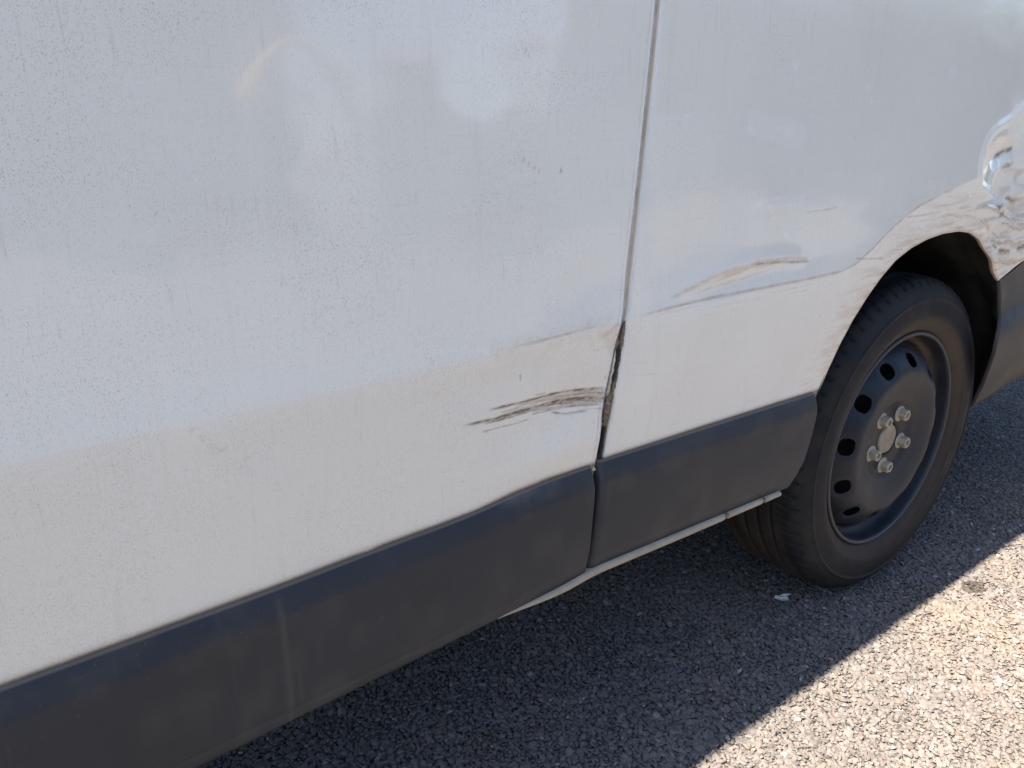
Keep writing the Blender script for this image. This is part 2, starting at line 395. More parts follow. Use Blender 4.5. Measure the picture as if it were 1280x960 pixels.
def rim_material():
    m, t, b = new_mat("black painted steel wheel"); g = N(t); P = g.coord()
    w = g.sep(g.attr("wear"))
    n = g.noise(P, 22, 5.0, 0.6)
    c = g.mix(g.ramp(n, 0.3, 0.7), C4(0.011, 0.0145, 0.022), C4(0.020, 0.025, 0.035))
    c = g.mix(g.math('MULTIPLY', w[1], g.ramp(n, 0.35, 0.65, 0.25, 1.0)), c, C4(0.085, 0.046, 0.026))
    c = g.mix(w[2], c, C4(0.12, 0.11, 0.10))
    d, vc = g.voro(P, 110)
    sp = g.math('MULTIPLY', g.ramp(d, 0.08, 0.2, 1.0, 0.0), g.ramp(g.sep(vc)[0], 0.86, 0.92))
    c = g.mix(g.math('MULTIPLY', sp, 0.5), c, C4(0.16, 0.14, 0.11))
    g.lnk(c, b.inputs["Base Color"]); g.put(b.inputs["Roughness"], g.ramp(n, 0.2, 0.8, 0.40, 0.58)); b.inputs['Specular IOR Level'].default_value = 0.34
    g.lnk(g.bump(g.noise(P, 300, 3.0), 0.1, 0.0006), b.inputs["Normal"])
    return m
M_RIM = rim_material()

def gravel_material():
    m, t, b = new_mat("asphalt chippings"); g = N(t); P = g.coord()
    c = g.attr("tint")
    big = g.noise(P, 2.3, 4.0, 0.6)
    c = g.mix(g.ramp(big, 0.50, 0.72, 0.0, 0.40), c, C4(0.255, 0.19, 0.14))
    fine = g.noise(P, 700, 3.0)
    c = g.mix(g.ramp(fine, 0.35, 0.7, 0.0, 0.45), c, C4(0.10, 0.095, 0.09))
    g.lnk(c, b.inputs["Base Color"]); b.inputs["Roughness"].default_value = 0.75
    b.inputs["Specular IOR Level"].default_value = 0.2
    g.lnk(g.bump(fine, 0.4, 0.0006), b.inputs["Normal"])
    return m
M_STONE = gravel_material()

def ground_material():
    m, t, b = new_mat("asphalt binder"); g = N(t); P = g.coord()
    d, vc = g.voro(P, 165); r = g.sep(vc)
    c = g.mix(r[0], C4(0.115, 0.108, 0.10), C4(0.215, 0.20, 0.185))
    c = g.mix(g.ramp(d, 0.42, 0.62), c, C4(0.05, 0.047, 0.045))
    c = g.mix(g.ramp(g.noise(P, 0.35, 5.0), 0.5, 0.75, 0.0, 0.4), c, C4(0.17, 0.145, 0.12))
    g.lnk(c, b.inputs["Base Color"]); b.inputs["Roughness"].default_value = 0.9
    g.lnk(g.bump(g.math('SUBTRACT', 1.0, d), 0.8, 0.006), b.inputs["Normal"])
    return m
M_GROUND = ground_material()

# ------------------------------------------------------------------ shape of the van's flank
_zz = np.linspace(0.0, 1.8, 361)
_tilt = np.interp(_zz, [0.70, 0.80, 1.15, 1.2, 1.55, 1.60, 1.8], [2.0, 2.0, 2.0, 3.2, 3.6, 7.0, 11.0])
_yb = np.cumsum(np.tan(np.radians(_tilt))) * (_zz[1] - _zz[0]); _yb -= np.interp(0.70, _zz, _yb)
_cq = np.array([p for p in MK['Tq_crease']])
def crease_z(x):
    xs = np.r_[-4.0, -1.43, -1.05, -0.82, _cq[:, 0], 0.2, 1.3]
    zs = np.r_[0.688, 0.688, 0.692, 0.698, _cq[:, 1], 0.86, 0.86]
    return np.interp(x, xs, zs)
def flank(x, z):
    """inward offset y of the undamaged sheet metal"""
    zc = crease_z(x)
    up = np.maximum(z - zc, 0); dn = np.maximum(zc - z, 0)
    over = smooth(-0.36, -0.05, x)              # the crease melts away over the wheel arch
    k = 1 - 0.75 * over
    y = np.interp(np.maximum(z, 0.70), _zz, _yb) * 1.0
    y = y + k * 0.0058 * (1 - np.exp(-up / 0.05))
    y = y + math.tan(math.radians(3.2)) * np.minimum(dn, 0.2) * (1 - 0.6 * over) + 0.25 * np.maximum(0.50 - z, 0) * 0.1
    return y

def blob(X, Z, x0, z0, sx, sz, rot=0.0):
    c, s = math.cos(rot), math.sin(rot)
    u = (c * (X - x0) + s * (Z - z0)) / sx; v = (-s * (X - x0) + c * (Z - z0)) / sz
    return np.exp(-(u * u + v * v))

def edge_x(key):
    p = np.array(MK[key]); o = np.argsort(p[:, 1]); p = p[o]
    def f(z):
        zl = np.interp(z, p[:, 1], p[:, 0])
        hi = z > p[-1, 1]
        return np.where(hi, p[-1, 0] + 0.03 * (z - p[-1, 1]), zl)
    return f
door_edge = edge_x('door_edge'); _qe = edge_x('quarter_edge'); quarter_edge = lambda z: _qe(z) - .0015 - .0040 * smooth(.72, .69, z)

def line_mask(X, Z, key, w, amp=1.0, brk=0.5, seed=0.0, taper=0.1):
    D, SG, T = poly_dist(X, Z, MK[key], max(w * 3, 0.004))
    tp = smooth(0, taper, T) * smooth(0, taper, 1 - T)
    nb = 1 - brk * smooth(0.35, 0.65, fbm(X * 160 + seed, Z * 420 + seed * 1.7, 3))
    wob = (fbm(X * 90 + seed, Z * 90, 2) - 0.5) * w * 1.2
    return amp * np.exp(-((D + wob * (D < 1)) / w) ** 2) * tp * nb

def damage_door(X, Z):
    Y = np.zeros_like(X); e = door_edge(Z) - X                 # e: distance left of the edge
    # the lower edge is driven in below the crease, with a flat facet running down from the corner
    zc = crease_z(X)
    facet = np.exp(-np.maximum(e, 0) / 0.075) * smooth(zc + 0.004, zc - 0.030, Z) * smooth(0.545, 0.63, Z)
    Y += 0.0032 * facet
    Y += 0.0045 * blob(X, Z, -0.90, 0.615, 0.085, 0.03, 0.12)
    Y -= 0.0035 * blob(X, Z, -0.90, 0.555, 0.07, 0.022, 0.08)     # swollen strip above the cladding
    Y += 0.0025 * blob(X, Z, -0.98, 0.66, 0.12, 0.022, 0.05)
    Y += 0.0018 * blob(X, Z, -0.86, 0.75, 0.05, 0.03, 0.3)
    Y -= 0.0012 * blob(X, Z, -1.27, 0.672, 0.03, 0.012, -0.5)     # small knock by the rust stain
    Y += 0.0016 * blob(X, Z, -1.245, 0.655, 0.035, 0.02, -0.6)
    for k in ('S_scr1', 'S_scr2', 'S_scr4', 'S_scr5', 'S_scr10'):
        D, SG, T = poly_dist(X, Z, MK[k], 0.01)
        Y += 0.0005 * np.exp(-(D / 0.0018) ** 2)
    Y += 0.0012 * (fbm(X * 5, Z * 7, 3) - 0.5) + 0.0004 * (fbm(X * 19, Z * 23 + 8, 2) - 0.5)
    return Y

def wear_door(X, Z):
    r = np.zeros_like(X); g = np.zeros_like(X); b = np.zeros_like(X)
    for i, (k, w, a) in enumerate((('S_scr1', .0016, 1), ('S_scr2', .0020, 1), ('S_scr3', .0013, .9), ('S_scr4', .0012, .85), ('S_scr5', .0013, .75), ('S_scr6', .0010, .6),
                                   ('S_scr7', .0010, .7), ('S_scr8', .0009, .6), ('S_scr9', .0010, .65), ('S_scr10', .0009, .7), ('S_scr12', .0008, .3), ('S_scr13', .0008, .4),
                                   ('S_nick2', .0011, .6), ('S_nick3', .0010, .4), ('S_nick5', .0010, .6))):
        r = np.maximum(r, line_mask(X, Z, k, w * .9, a, 0.40, i * 3.1))
    up_ = resample(MK['S_scr1'], .002); lo_ = resample(MK['S_scr2'], .002); L2_ = resample(MK['S_scr4'], .002)
    R2 = np.random.default_rng(21)
    for i in range(80):
        a0 = R2.uniform(0, .9) ** .8; a1 = min(1, a0 + R2.uniform(.15, .6)); f = R2.uniform(-.05, 1.15)
        tt = np.linspace(a0, a1, 20); q1 = np.stack([np.interp(tt, np.linspace(0, 1, len(up_)), up_[:, c]) for c in (0, 1)], 1)
        base = lo_ if a0 < .35 else L2_; xs2 = q1[:, 0]
        zl = np.interp(xs2, lo_[:, 0], lo_[:, 1]) - .0075 * smooth(-.96, -.88, xs2)
        MK['_t'] = list(zip(xs2, q1[:, 1] * (1 - f) + zl * f + R2.normal(0, .0006) + .0005 * np.sin(np.linspace(0, 5, 20) + i)))
        am = R2.uniform(.25, .85)
        if i % 2: r = np.maximum(r, line_mask(X, Z, '_t', R2.uniform(.0006, .0011), am, .5, i * 1.37, .14))
        else: g = np.maximum(g, line_mask(X, Z, '_t', R2.uniform(.0009, .0024), am, .5, i * 1.37, .14))
    g = np.maximum(g, line_mask(X, Z, 'T_scrfill', .013, .55, 0.75, 5.0) * smooth(.35, .6, fbm(X * 40, Z * 700, 2)))
    g = np.maximum(g, line_mask(X, Z, 'T_crease', .0019, .95, 0.35, 1.0, .45))
    g = np.maximum(g, line_mask(X, Z, 'T_crease', .010, .22, 0.5, 2.0))
    g = np.maximum(g, line_mask(X, Z, 'T_corner', .004, .6, 0.4, 2.0))
    g = np.maximum(g, line_mask(X, Z, 'T_stain', .004, .40, 0.9, 4.0)); g = np.maximum(g, line_mask(X, Z, 'T_streak1', .0025, .28, 0.9, 4.0))
    g = np.maximum(g, line_mask(X, Z, 'T_streak2', .0025, .25, 0.9, 7.0)); g = np.maximum(g, line_mask(X, Z, 'S_nick1', .0009, .55, 0.1, 7.0))
    e = door_edge(Z) - X
    low = smooth(0.72, 0.66, Z)
    g = np.maximum(g, np.exp(-((e - 0.0075) / 0.0011) ** 2) * (0.25 + 0.55 * low) * smooth(.25, .6, fbm(X * 50, Z * 120, 2)))
    g = np.maximum(g, np.exp(-(e / 0.0020) ** 2) * 0.8)
    r = np.maximum(r, np.exp(-((e + .0004) / 0.0012) ** 2) * 0.45)
    # grime settled in the line above the cladding
    zt = np.interp(X, *np.array(sorted(MK['trim_door_top'])).T)
    d = Z - zt
    g = np.maximum(g, np.exp(-np.maximum(d, 0) / 0.0050) * 0.95 * smooth(.1, .5, fbm(X * 60, Z * 60, 3) + .1)); r = np.maximum(r, np.exp(-(np.maximum(d, 0) / 0.0028) ** 2) * .75 * smooth(.2, .5, fbm(X * 35 + 3, Z * 10, 3) + .1))
    g = np.maximum(g, np.exp(-np.maximum(d, 0) / 0.05) * 0.16 * fbm(X * 30, Z * 8, 3))
    g = np.maximum(g, 0.10 * smooth(.45, .75, fbm(X * 12, Z * 9, 4)) * smooth(0.75, 0.6, Z))
    g = np.maximum(g, 0.30 * smooth(0.705, .69, Z) * np.exp(-np.maximum(e, 0) / .16) * smooth(.4, .7, fbm(X * 45, Z * 30, 4)) * smooth(.60, .66, Z))
    g = np.maximum(g, .11 * smooth(.71, .66, Z) * (.6 + .8 * fbm(X * 9, Z * 14, 3)))
    return r, g, b

def damage_quarter(X, Z):
    Y = np.zeros_like(X)
    # long dent between the crease and the scuffed mound
    Dm, Sm, Tm = poly_dist(X, Z, list(MK['Tq_mound']) + list(MK['Tq_mound2'])[1:], 0.2)
    Y += 0.0036 * blob(X, Z, -0.60, 0.722, 0.13, 0.018, 0.10)
    Y += 0.004 * blob(X, Z, -0.71, 0.76, 0.07, 0.05, 0.5)
    Y -= 0.0025 * np.exp(-(np.minimum(Dm, 1) / 0.012) ** 2) * smooth(0, .2, Tm) * smooth(0, .15, 1 - Tm)
    Y += 0.0020 * blob(X, Z, -0.77, 0.83, 0.02, 0.12, 0.18)
    Y += 0.0030 * blob(X, Z, -0.79, 0.68, 0.02, 0.06, 0.1)
    # crumpled corner behind the wheel
    z0 = smooth(0.10, 0.16, X + 0.25 * (Z - 0.80)) * smooth(0.70, 0.76, Z) * smooth(1.06, 0.98, Z)
    Dr, Sr, Tr = poly_dist(X, Z, MK['R_ridge'], 0.25)
    inside = smooth(-0.006, 0.012, -Sr * np.minimum(Dr, 1)) if False else np.where(Dr < 5, (Sr > 0) * 1.0, 0.0)
    Y += 0.007 * smooth(0.0, 0.055, np.where(Dr < 5, Dr * (Sr > 0), 0))
    Y -= 0.0022 * np.maximum(0, 1 - Dr / .012)
    for k, a, w in (('R_v1', -.0022, .007), ('R_v2', -.0018, .007), ('R_v3', -.0022, .007), ('R_h1', -.0024, .008), ('R_h2', .0030, .011)):
        D, SG, T = poly_dist(X, Z, MK[k], 0.06); Y += a * np.maximum(0, 1 - D / (w * 1.7))
    cr = smooth(0.04, 0.16, X) * smooth(0.90, 0.78, Z) * smooth(0.60, 0.68, Z)
    Y += cr * 0.012 * (np.sqrt((2 * fbm(X * 7, Z * 17, 2) - 1) ** 2 + .0016) - 0.3)
    for k in ('Sq_chip1', 'Sq_chip3', 'Sq_chip6', 'Sq_chip7'):
        D, SG, T = poly_dist(X, Z, MK[k], 0.03); Y += 0.0012 * smooth(.006, .003, D)
    for k in ('Tq_w1', 'Tq_w4', 'Tq_w5', 'Tq_w6', 'Tq_w9'):
        D, SG, T = poly_dist(X, Z, MK[k], 0.03); Y -= 0.0011 * np.maximum(0, 1 - D / .007)
    Y += 0.0010 * (fbm(X * 5 + 4, Z * 7, 3) - 0.5) + 0.0004 * (fbm(X * 17, Z * 21 + 8, 2) - 0.5)
    return Y

def wear_highlight_quarter(X, Z):
    r = np.zeros_like(X); g = np.zeros_like(X); b = np.zeros_like(X)
    for i, (k, w, a) in enumerate((('Sq_mound', .0013, .85), ('Sq_thin1', .0009, .35), ('Sq_l1', .0011, .6), ('Sq_l4', .0010, .5), ('Sq_l5', .0010, .5),
                                   ('Sq_chip1', .0052, .95), ('Sq_chip2', .0040, .6), ('Sq_chip3', .0048, .8), ('Sq_chip4', .005, .85), ('Sq_chip5', .0045, .8), ('Sq_chip6', .0050, .95), ('Sq_chip7', .0045, .9), ('Sq_chip8', .0032, .85))):
        r = np.maximum(r, line_mask(X, Z, k, w, a, 0.30 if 'chip' in k else 0.55, i * 2.7))
    for i, (k, w, a, br) in enumerate((('Tq_crease', .0015, .95, .25), ('Tq_mound', .0030, .6, .6), ('Tq_mound2', .0026, .6, .6), ('Sq_l2', .0016, .7, .4), ('Sq_l3', .0016, .6, .4),
                                   ('Sq_l6', .0012, .4, .4), ('Sq_l7', .0010, .3, .4), ('Tq_arch', .011, .40, .8), ('Tq_arch2', .012, .45, .8),
                                   ('Tq_w1', .0034, .95, .3), ('Tq_w2', .0038, .95, .3), ('Tq_w3', .0038, .95, .3), ('Tq_w4', .0036, .95, .3), ('Tq_w5', .0036, 1, .3), ('Tq_w6', .0034, .95, .3), ('Tq_w7', .0024, .8, .3), ('Tq_w8', .0022, .7, .3), ('Tq_w9', .0030, .9, .3))):
        g = np.maximum(g, line_mask(X, Z, k, w, a, br, i * 1.9))
    R2 = np.random.default_rng(33)
    mq = resample(list(MK['Tq_mound']) + list(MK['Tq_mound2'])[1:], .002); ms = np.linspace(0, 1, len(mq))
    for i in range(34):
        a0 = R2.uniform(0, .75); a1 = min(1, a0 + R2.uniform(.12, .4)); tt = np.linspace(a0, a1, 16)
        dz = -abs(R2.normal(0, .006)) * np.sin(np.pi * (0.15 + .8 * tt)) + .001
        MK['_t'] = list(zip(np.interp(tt, ms, mq[:, 0]), np.interp(tt, ms, mq[:, 1]) + dz))
        g = np.maximum(g, line_mask(X, Z, '_t', R2.uniform(.0007, .0016), R2.uniform(.25, .75), .5, i * 1.7, .3))
    cqr = resample(MK['Tq_crease'], .002); cs = np.linspace(0, 1, len(cqr))
    for i in range(26):
        a0 = R2.uniform(0, .8); a1 = min(1, a0 + R2.uniform(.06, .25)); tt = np.linspace(a0, a1, 12)
        MK['_t'] = list(zip(np.interp(tt, cs, cqr[:, 0]), np.interp(tt, cs, cqr[:, 1]) - abs(R2.normal(0, .010))))
        g = np.maximum(g, line_mask(X, Z, '_t', R2.uniform(.0006, .0012), R2.uniform(.1, .4), .5, i * 1.7, .3))
    for i in range(40):
        x0 = R2.uniform(-.42, -.10); z0 = np.interp(x0, *np.array(sorted(MK['arch'])).T) + abs(R2.normal(0, .035)) + .004; ln = R2.uniform(.02, .09)
        MK['_t'] = [(x0 - ln, z0 - .002), (x0 - ln / 2, z0), (x0, z0 + .001)]
        g = np.maximum(g, line_mask(X, Z, '_t', R2.uniform(.0006, .0014), R2.uniform(.2, .65), .5, i * 1.1, .35))
    # dust smeared lengthwise round the arch lip
    Da, Sa, Ta = poly_dist(X, Z, MK['arch'], 0.13)
    near = np.exp(-Da / 0.035) * (Da < 5)
    g = np.maximum(g, near * 0.9 * smooth(.46, .70, fbm(X * 22, Z * 240, 4)))
    g = np.maximum(g, np.exp(-Da / 0.05) * 0.20 * (Da < 5))
    g = np.maximum(g, np.exp(-(Da / 0.0035) ** 2) * 0.85)
    over = smooth(-0.28, -0.02, X) * smooth(0.83, 0.77, Z)
    g = np.maximum(g, over * (0.18 + 0.5 * smooth(.52, .75, fbm(X * 16, Z * 150, 4))))
    # dust of the rear corner, blotched
    cr = smooth(0.10, 0.20, X) * smooth(0.93, 0.80, Z)
    g = np.maximum(g, cr * 0.55 * smooth(.50, .72, fbm(X * 24, Z * 60, 4)))
    e = X - quarter_edge(Z)
    g = np.maximum(g, np.exp(-(e / 0.0022) ** 2) * 0.55 * (0.5 + 0.5 * smooth(.74, .68, Z)))
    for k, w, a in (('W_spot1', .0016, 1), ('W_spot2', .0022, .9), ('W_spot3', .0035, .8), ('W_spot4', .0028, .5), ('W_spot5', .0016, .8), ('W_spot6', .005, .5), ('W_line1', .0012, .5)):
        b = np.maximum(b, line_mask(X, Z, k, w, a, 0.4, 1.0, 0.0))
    for k, w in (('W_bar1', .016), ('W_bar2', .008)):  # two faint pale bars mixed into the colour
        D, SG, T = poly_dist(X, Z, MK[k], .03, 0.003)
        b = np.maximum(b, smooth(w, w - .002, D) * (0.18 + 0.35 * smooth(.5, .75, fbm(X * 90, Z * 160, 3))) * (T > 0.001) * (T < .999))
    b = np.maximum(b, 0.5 * np.exp(-(poly_dist(X, Z, MK['R_ridge'], .02)[0] / 0.003) ** 2))  # pale highlight painted along the crumple ridge
    zt = np.interp(X, *np.array(sorted(MK['trim_q_top'])).T); d = Z - zt
    g = np.maximum(g, np.exp(-np.maximum(d, 0) / 0.0042) * 0.95 * (X < -.36)); r = np.maximum(r, np.exp(-(np.maximum(d, 0) / 0.0026) ** 2) * .65 * (X < -.36))
    g = np.maximum(g, np.exp(-np.maximum(d, 0) / 0.03) * 0.12 * (X < -.36))
    g = np.maximum(g, 0.10 * smooth(.45, .75, fbm(X * 12 + 5, Z * 9, 4)) * smooth(0.75, 0.6, Z))
    g = np.maximum(g, .10 * smooth(.71, .66, Z) * (.6 + .8 * fbm(X * 9, Z * 14, 3)))
    return r, g, b

def ramp_axis(segs):
    out = []
    for a, b, h in segs:
        n = max(1, int(round((b - a) / h))); out.append(np.linspace(a, b, n, endpoint=False))
    out.append(np.array([segs[-1][1]])); return np.concatenate(out)

def arc_cols(sign):
    """columns that roll the sheet edge inward: list of (dx from edge towards panel, dy)"""
    r = 0.0035; L = [(0.0, 0.020), (0.0, 0.010), (0.0, r)]
    for k in range(1, 6):
        a = math.pi / 2 * k / 5; L.append((r * (1 - math.cos(a)), r * (1 - math.sin(a))))
    return L                                           # from deep flange out to the face

# ---- the van: an Empty at its base
van = bpy.data.objects.new("van", None); COL.objects.link(van)
van.location = (-1.4, 0.96, 0.0); WORLD["van"] = Matrix.Translation(van.location)
van["label"] = "white panel van with dented scratched flank, dark grey cladding and a black steel wheel"
van["category"] = "van"

ZS_HI = [(1.06, 1.75, 0.03)]
# sliding door
xs = ramp_axis([(-2.0, -1.52, 0.03), (-1.52, -1.13, 0.004), (-1.13, -0.845, 0.0009)])
zs = ramp_axis([(0.40, 0.50, 0.01), (0.50, 0.545, 0.002), (0.545, 0.705, 0.0009), (0.705, 0.78, 0.0025), (0.78, 1.06, 0.004)] + ZS_HI)
roll = arc_cols(1)[::-1]
rX0 = -0.845
Zg = np.repeat(zs[:, None], len(xs) + len(roll), 1)
ed = door_edge(zs)
Xf = np.repeat(xs[None], len(zs), 0)
wgt = smooth(-1.15, rX0, Xf)
Xf = Xf + wgt * (ed - 0.0035 - rX0)[:, None]
Xr = ed[:, None] - np.array([a for a, b in roll])[None]
Xg = np.concatenate([Xf, Xr], 1)
Yg = flank(Xg, Zg) + damage_door(Xg, Zg)
Yg[:, len(xs):] += np.array([b for a, b in roll])[None]
r, g_, b_ = wear_door(Xg, Zg)
wear = np.stack([r, g_, b_, np.ones_like(r)], -1).reshape(-1, 4)
zone = np.repeat((0.9 * smooth(-0.80, -0.95, Xg) * 0.4 + 0.6)[..., None], 4, -1).reshape(-1, 4); zone[:, 1] = 0
V = np.stack([Xg, Yg, Zg], -1).reshape(-1, 3)
door = mesh_from("sliding_door", V, grid_faces(*Xg.shape), M_PAINT, van, True, dict(wear=wear, zone=zone))
print("door verts", len(V))

# rear quarter panel with the wheel arch cut into it
xs = ramp_axis([(-0.81, -0.75, 0.0016), (-0.75, 0.34, 0.0016), (0.34, 0.42, 0.004), (0.42, 1.12, 0.03)])
zs = ramp_axis([(0.40, 0.50, 0.01), (0.50, 0.92, 0.0016), (0.92, 1.06, 0.003)] + ZS_HI)
roll = arc_cols(1)
ed = quarter_edge(zs); lX0 = -0.81
Xf = np.repeat(xs[None], len(zs), 0)
wgt = 1 - smooth(lX0, -0.60, Xf)
Xf = Xf + wgt * (ed + 0.0035 - lX0)[:, None]
Xr = ed[:, None] + np.array([a for a, b in roll])[None]
Xg = np.concatenate([Xr, Xf], 1); Zg = np.repeat(zs[:, None], Xg.shape[1], 1)
extra = np.zeros_like(Xg); extra[:, :len(roll)] = np.array([b for a, b in roll])[None]
arch = resample(list(MK['arch']), 0.003)
arch_poly = np.concatenate([[(-0.60, 0.30)], [(arch[0, 0] - .1, 0.30)], arch[:], [(arch[-1, 0], 0.628)], [(2.0, 1.06 - .3)], [(2.0, 0.30)]])
bump_top = [(arch[-1, 0], arch[-1, 1]), (0.2161, 0.6285), (0.26, 0.640), (0.3113, 0.656), (0.42, 0.685), (0.7, 0.70), (1.2, 0.70)]
cut = np.concatenate([[(arch[0, 0], 0.30)], arch, np.array(bump_top[1:]), [(1.3, 0.30)]])
def inside_poly(x, z, P):
    c = np.zeros(x.shape, bool); n = len(P)
    for i in range(n):
        x1, z1 = P[i]; x2, z2 = P[(i + 1) % n]
        if z1 == z2: continue
        k = ((z1 > z) != (z2 > z)) & (x < (x2 - x1) * (z - z1) / (z2 - z1) + x1)
        c ^= k
    return c
Fq = grid_faces(*Xg.shape)
xv = Xg.ravel().copy(); zv = Zg.ravel().copy()
inn = inside_poly(xv, zv, cut)
keep = ~inn[Fq].any(1)
Fk = Fq[keep]
# verts on the new rim are slid exactly onto the arch line
cnt_all = np.bincount(Fq.ravel(), minlength=len(xv)); cnt = np.bincount(Fk.ravel(), minlength=len(xv))
rim = (cnt > 0) & (cnt < cnt_all)
line = np.concatenate([arch, resample(bump_top, 0.003)[1:]])
ri = np.where(rim)[0]
a = line[:-1]; ab = line[1:] - line[:-1]; L2 = (ab ** 2).sum(1)
for i in ri:
    t = np.clip(((xv[i] - a[:, 0]) * ab[:, 0] + (zv[i] - a[:, 1]) * ab[:, 1]) / L2, 0, 1)
    px = a[:, 0] + t * ab[:, 0]; pz = a[:, 1] + t * ab[:, 1]
    d = (px - xv[i]) ** 2 + (pz - zv[i]) ** 2; k = d.argmin()
    if d[k] < 0.02 ** 2: xv[i] = px[k]; zv[i] = pz[k]
yv = flank(xv, zv) + damage_quarter(xv, zv) + extra.ravel()
r, g_, b_ = wear_highlight_quarter(xv, zv)
zone = 0.50 * smooth(0.25, -0.5, xv) + 0.12
used = np.where(cnt > 0)[0]; remap = np.full(len(xv), -1); remap[used] = np.arange(len(used))
V = np.stack([xv, yv, zv], -1)[used]; Fk = remap[Fk]
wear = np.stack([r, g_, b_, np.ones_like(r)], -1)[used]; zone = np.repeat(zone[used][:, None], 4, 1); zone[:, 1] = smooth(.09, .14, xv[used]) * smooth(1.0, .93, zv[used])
# rolled lip of the arch (separate rows joined into the same sheet)
lx, lz = arch[:, 0], arch[:, 1]
ly = flank(lx, lz) + damage_quarter(lx, lz)
tx = np.gradient(lx); tz = np.gradient(lz); tl = np.hypot(tx, tz); nx, nz = -tz / tl, tx / tl   # points out of the opening
rows = [(0.0, 0.0)] + [(-0.0022 * math.sin(k * math.pi / 10), 0.0022 * (1 - math.cos(k * math.pi / 10))) for k in range(1, 6)] + [(-0.0022, 0.006), (0.0010, 0.010)]
_ok = lz > .388; lx, lz, ly, nx, nz = (q[_ok] for q in (lx, lz, ly, nx, nz))
LV = np.concatenate([np.stack([lx + nx * o, ly + d, lz + nz * o], 1) for o, d in rows])
LF = grid_faces(len(rows), len(lx)) + len(V)
lw = np.tile(np.array([[0.0, 0.75, 0, 1]]), (len(LV), 1)); lw[:, 1] *= 0.6 + 0.4 * fbm(LV[:, 0] * 40, LV[:, 2] * 40, 3)
lw[len(lx) * 4:, 0] = 0.35
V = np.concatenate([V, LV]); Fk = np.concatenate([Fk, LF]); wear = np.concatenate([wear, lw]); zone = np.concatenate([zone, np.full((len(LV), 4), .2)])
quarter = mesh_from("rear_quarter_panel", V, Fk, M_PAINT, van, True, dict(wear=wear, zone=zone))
print("quarter verts", len(V))

# ---- dusty jamb behind the shut line, torn seal and lumps in it
zs = np.linspace(0.36, 1.72, 200)
xa = door_edge(zs) - 0.012; xb = quarter_edge(zs) + 0.012
yl_ = flank(xa + .01, zs) + damage_door(xa + .01, zs) + .0055; yr_ = flank(xb - .01, zs) + damage_quarter(xb - .01, zs) + .0055 + .003 * smooth(.61, .58, zs)
V = np.concatenate([np.stack([xa, yl_, zs], 1), np.stack([xb, yr_, zs], 1)])
jamb = mesh_from("door_jamb", V, [(i, i + 200, i + 201, i + 1) for i in range(199)], M_JAMB, van)

def lumpy(name, pts, width, thick, mat, parent, seed, y0=0.0, n=26, rough=0.35):
    """an irregular rope of dirt or torn rubber lying in the shut line"""
    q = resample(pts, 0.0022); L = len(q); t = np.gradient(q, axis=0); t /= np.hypot(t[:, 0], t[:, 1])[:, None]
    nrm = np.stack([-t[:, 1], t[:, 0]], 1); V = []
    for i in range(L):
        tp = 0.25 + 0.75 * min(1, min(i, L - 1 - i) / 3)
        for k in range(10):
            a = 2 * math.pi * k / 10
            w = 1 + rough * (2 * float(fbm(np.array([i * 0.55 + seed]), np.array([k * 0.9 + seed * 3]), 3)[0]) - 1) * 2
            u = math.cos(a) * width * tp * w; h = math.sin(a) * thick * tp * w
            x = q[i, 0] + nrm[i, 0] * u; z = q[i, 1] + nrm[i, 1] * u
            V.append((x, float(flank(np.array([x]), np.array([z]))[0]) + y0 + h, z))
    Fc = [(i * 10 + k, i * 10 + (k + 1) % 10, (i + 1) * 10 + (k + 1) % 10, (i + 1) * 10 + k) for i in range(L - 1) for k in range(10)]
    o = pymesh(name, V, Fc, mat, parent, True); return o
def gap_pts(z0, z1, f):
    zz = np.linspace(z0, z1, 14); return [(float(door_edge(z) * (1 - f) + quarter_edge(z) * f), float(z)) for z in zz]
lumpy("torn_seal", gap_pts(0.570, 0.615, 0.45), 0.0036, 0.004, M_DIRT, van, 2.0, 0.0015)
lumpy("torn_seal", gap_pts(0.612, 0.700, 0.85), 0.0017, 0.003, M_DIRT, van, 5.0, 0.003)
lumpy("torn_seal", gap_pts(0.605, 0.665, 0.35), 0.0012, 0.002, M_JAMB, van, 8.0, 0.006, rough=0.8)
lumpy("seal", gap_pts(0.524, 0.574, 0.55), 0.0010, 0.004, M_DARK, van, 3.0, 0.003, rough=0.15)
lumpy("seal", gap_pts(0.625, 0.672, 0.60), 0.0010, 0.003, M_DARK, van, 4.0, 0.003, rough=0.3)
lumpy("sealant_lump", [(-0.842, 0.523), (-0.8415, 0.512), (-0.8435, 0.500)], 0.0042, 0.005, M_JAMB, van, 9.0, 0.004, rough=0.5)
lumpy("sealant_lump", [(-0.838, 0.526), (-0.8375, 0.517)], 0.003, 0.004, M_DIRT, van, 12.0, 0.004, rough=0.5)

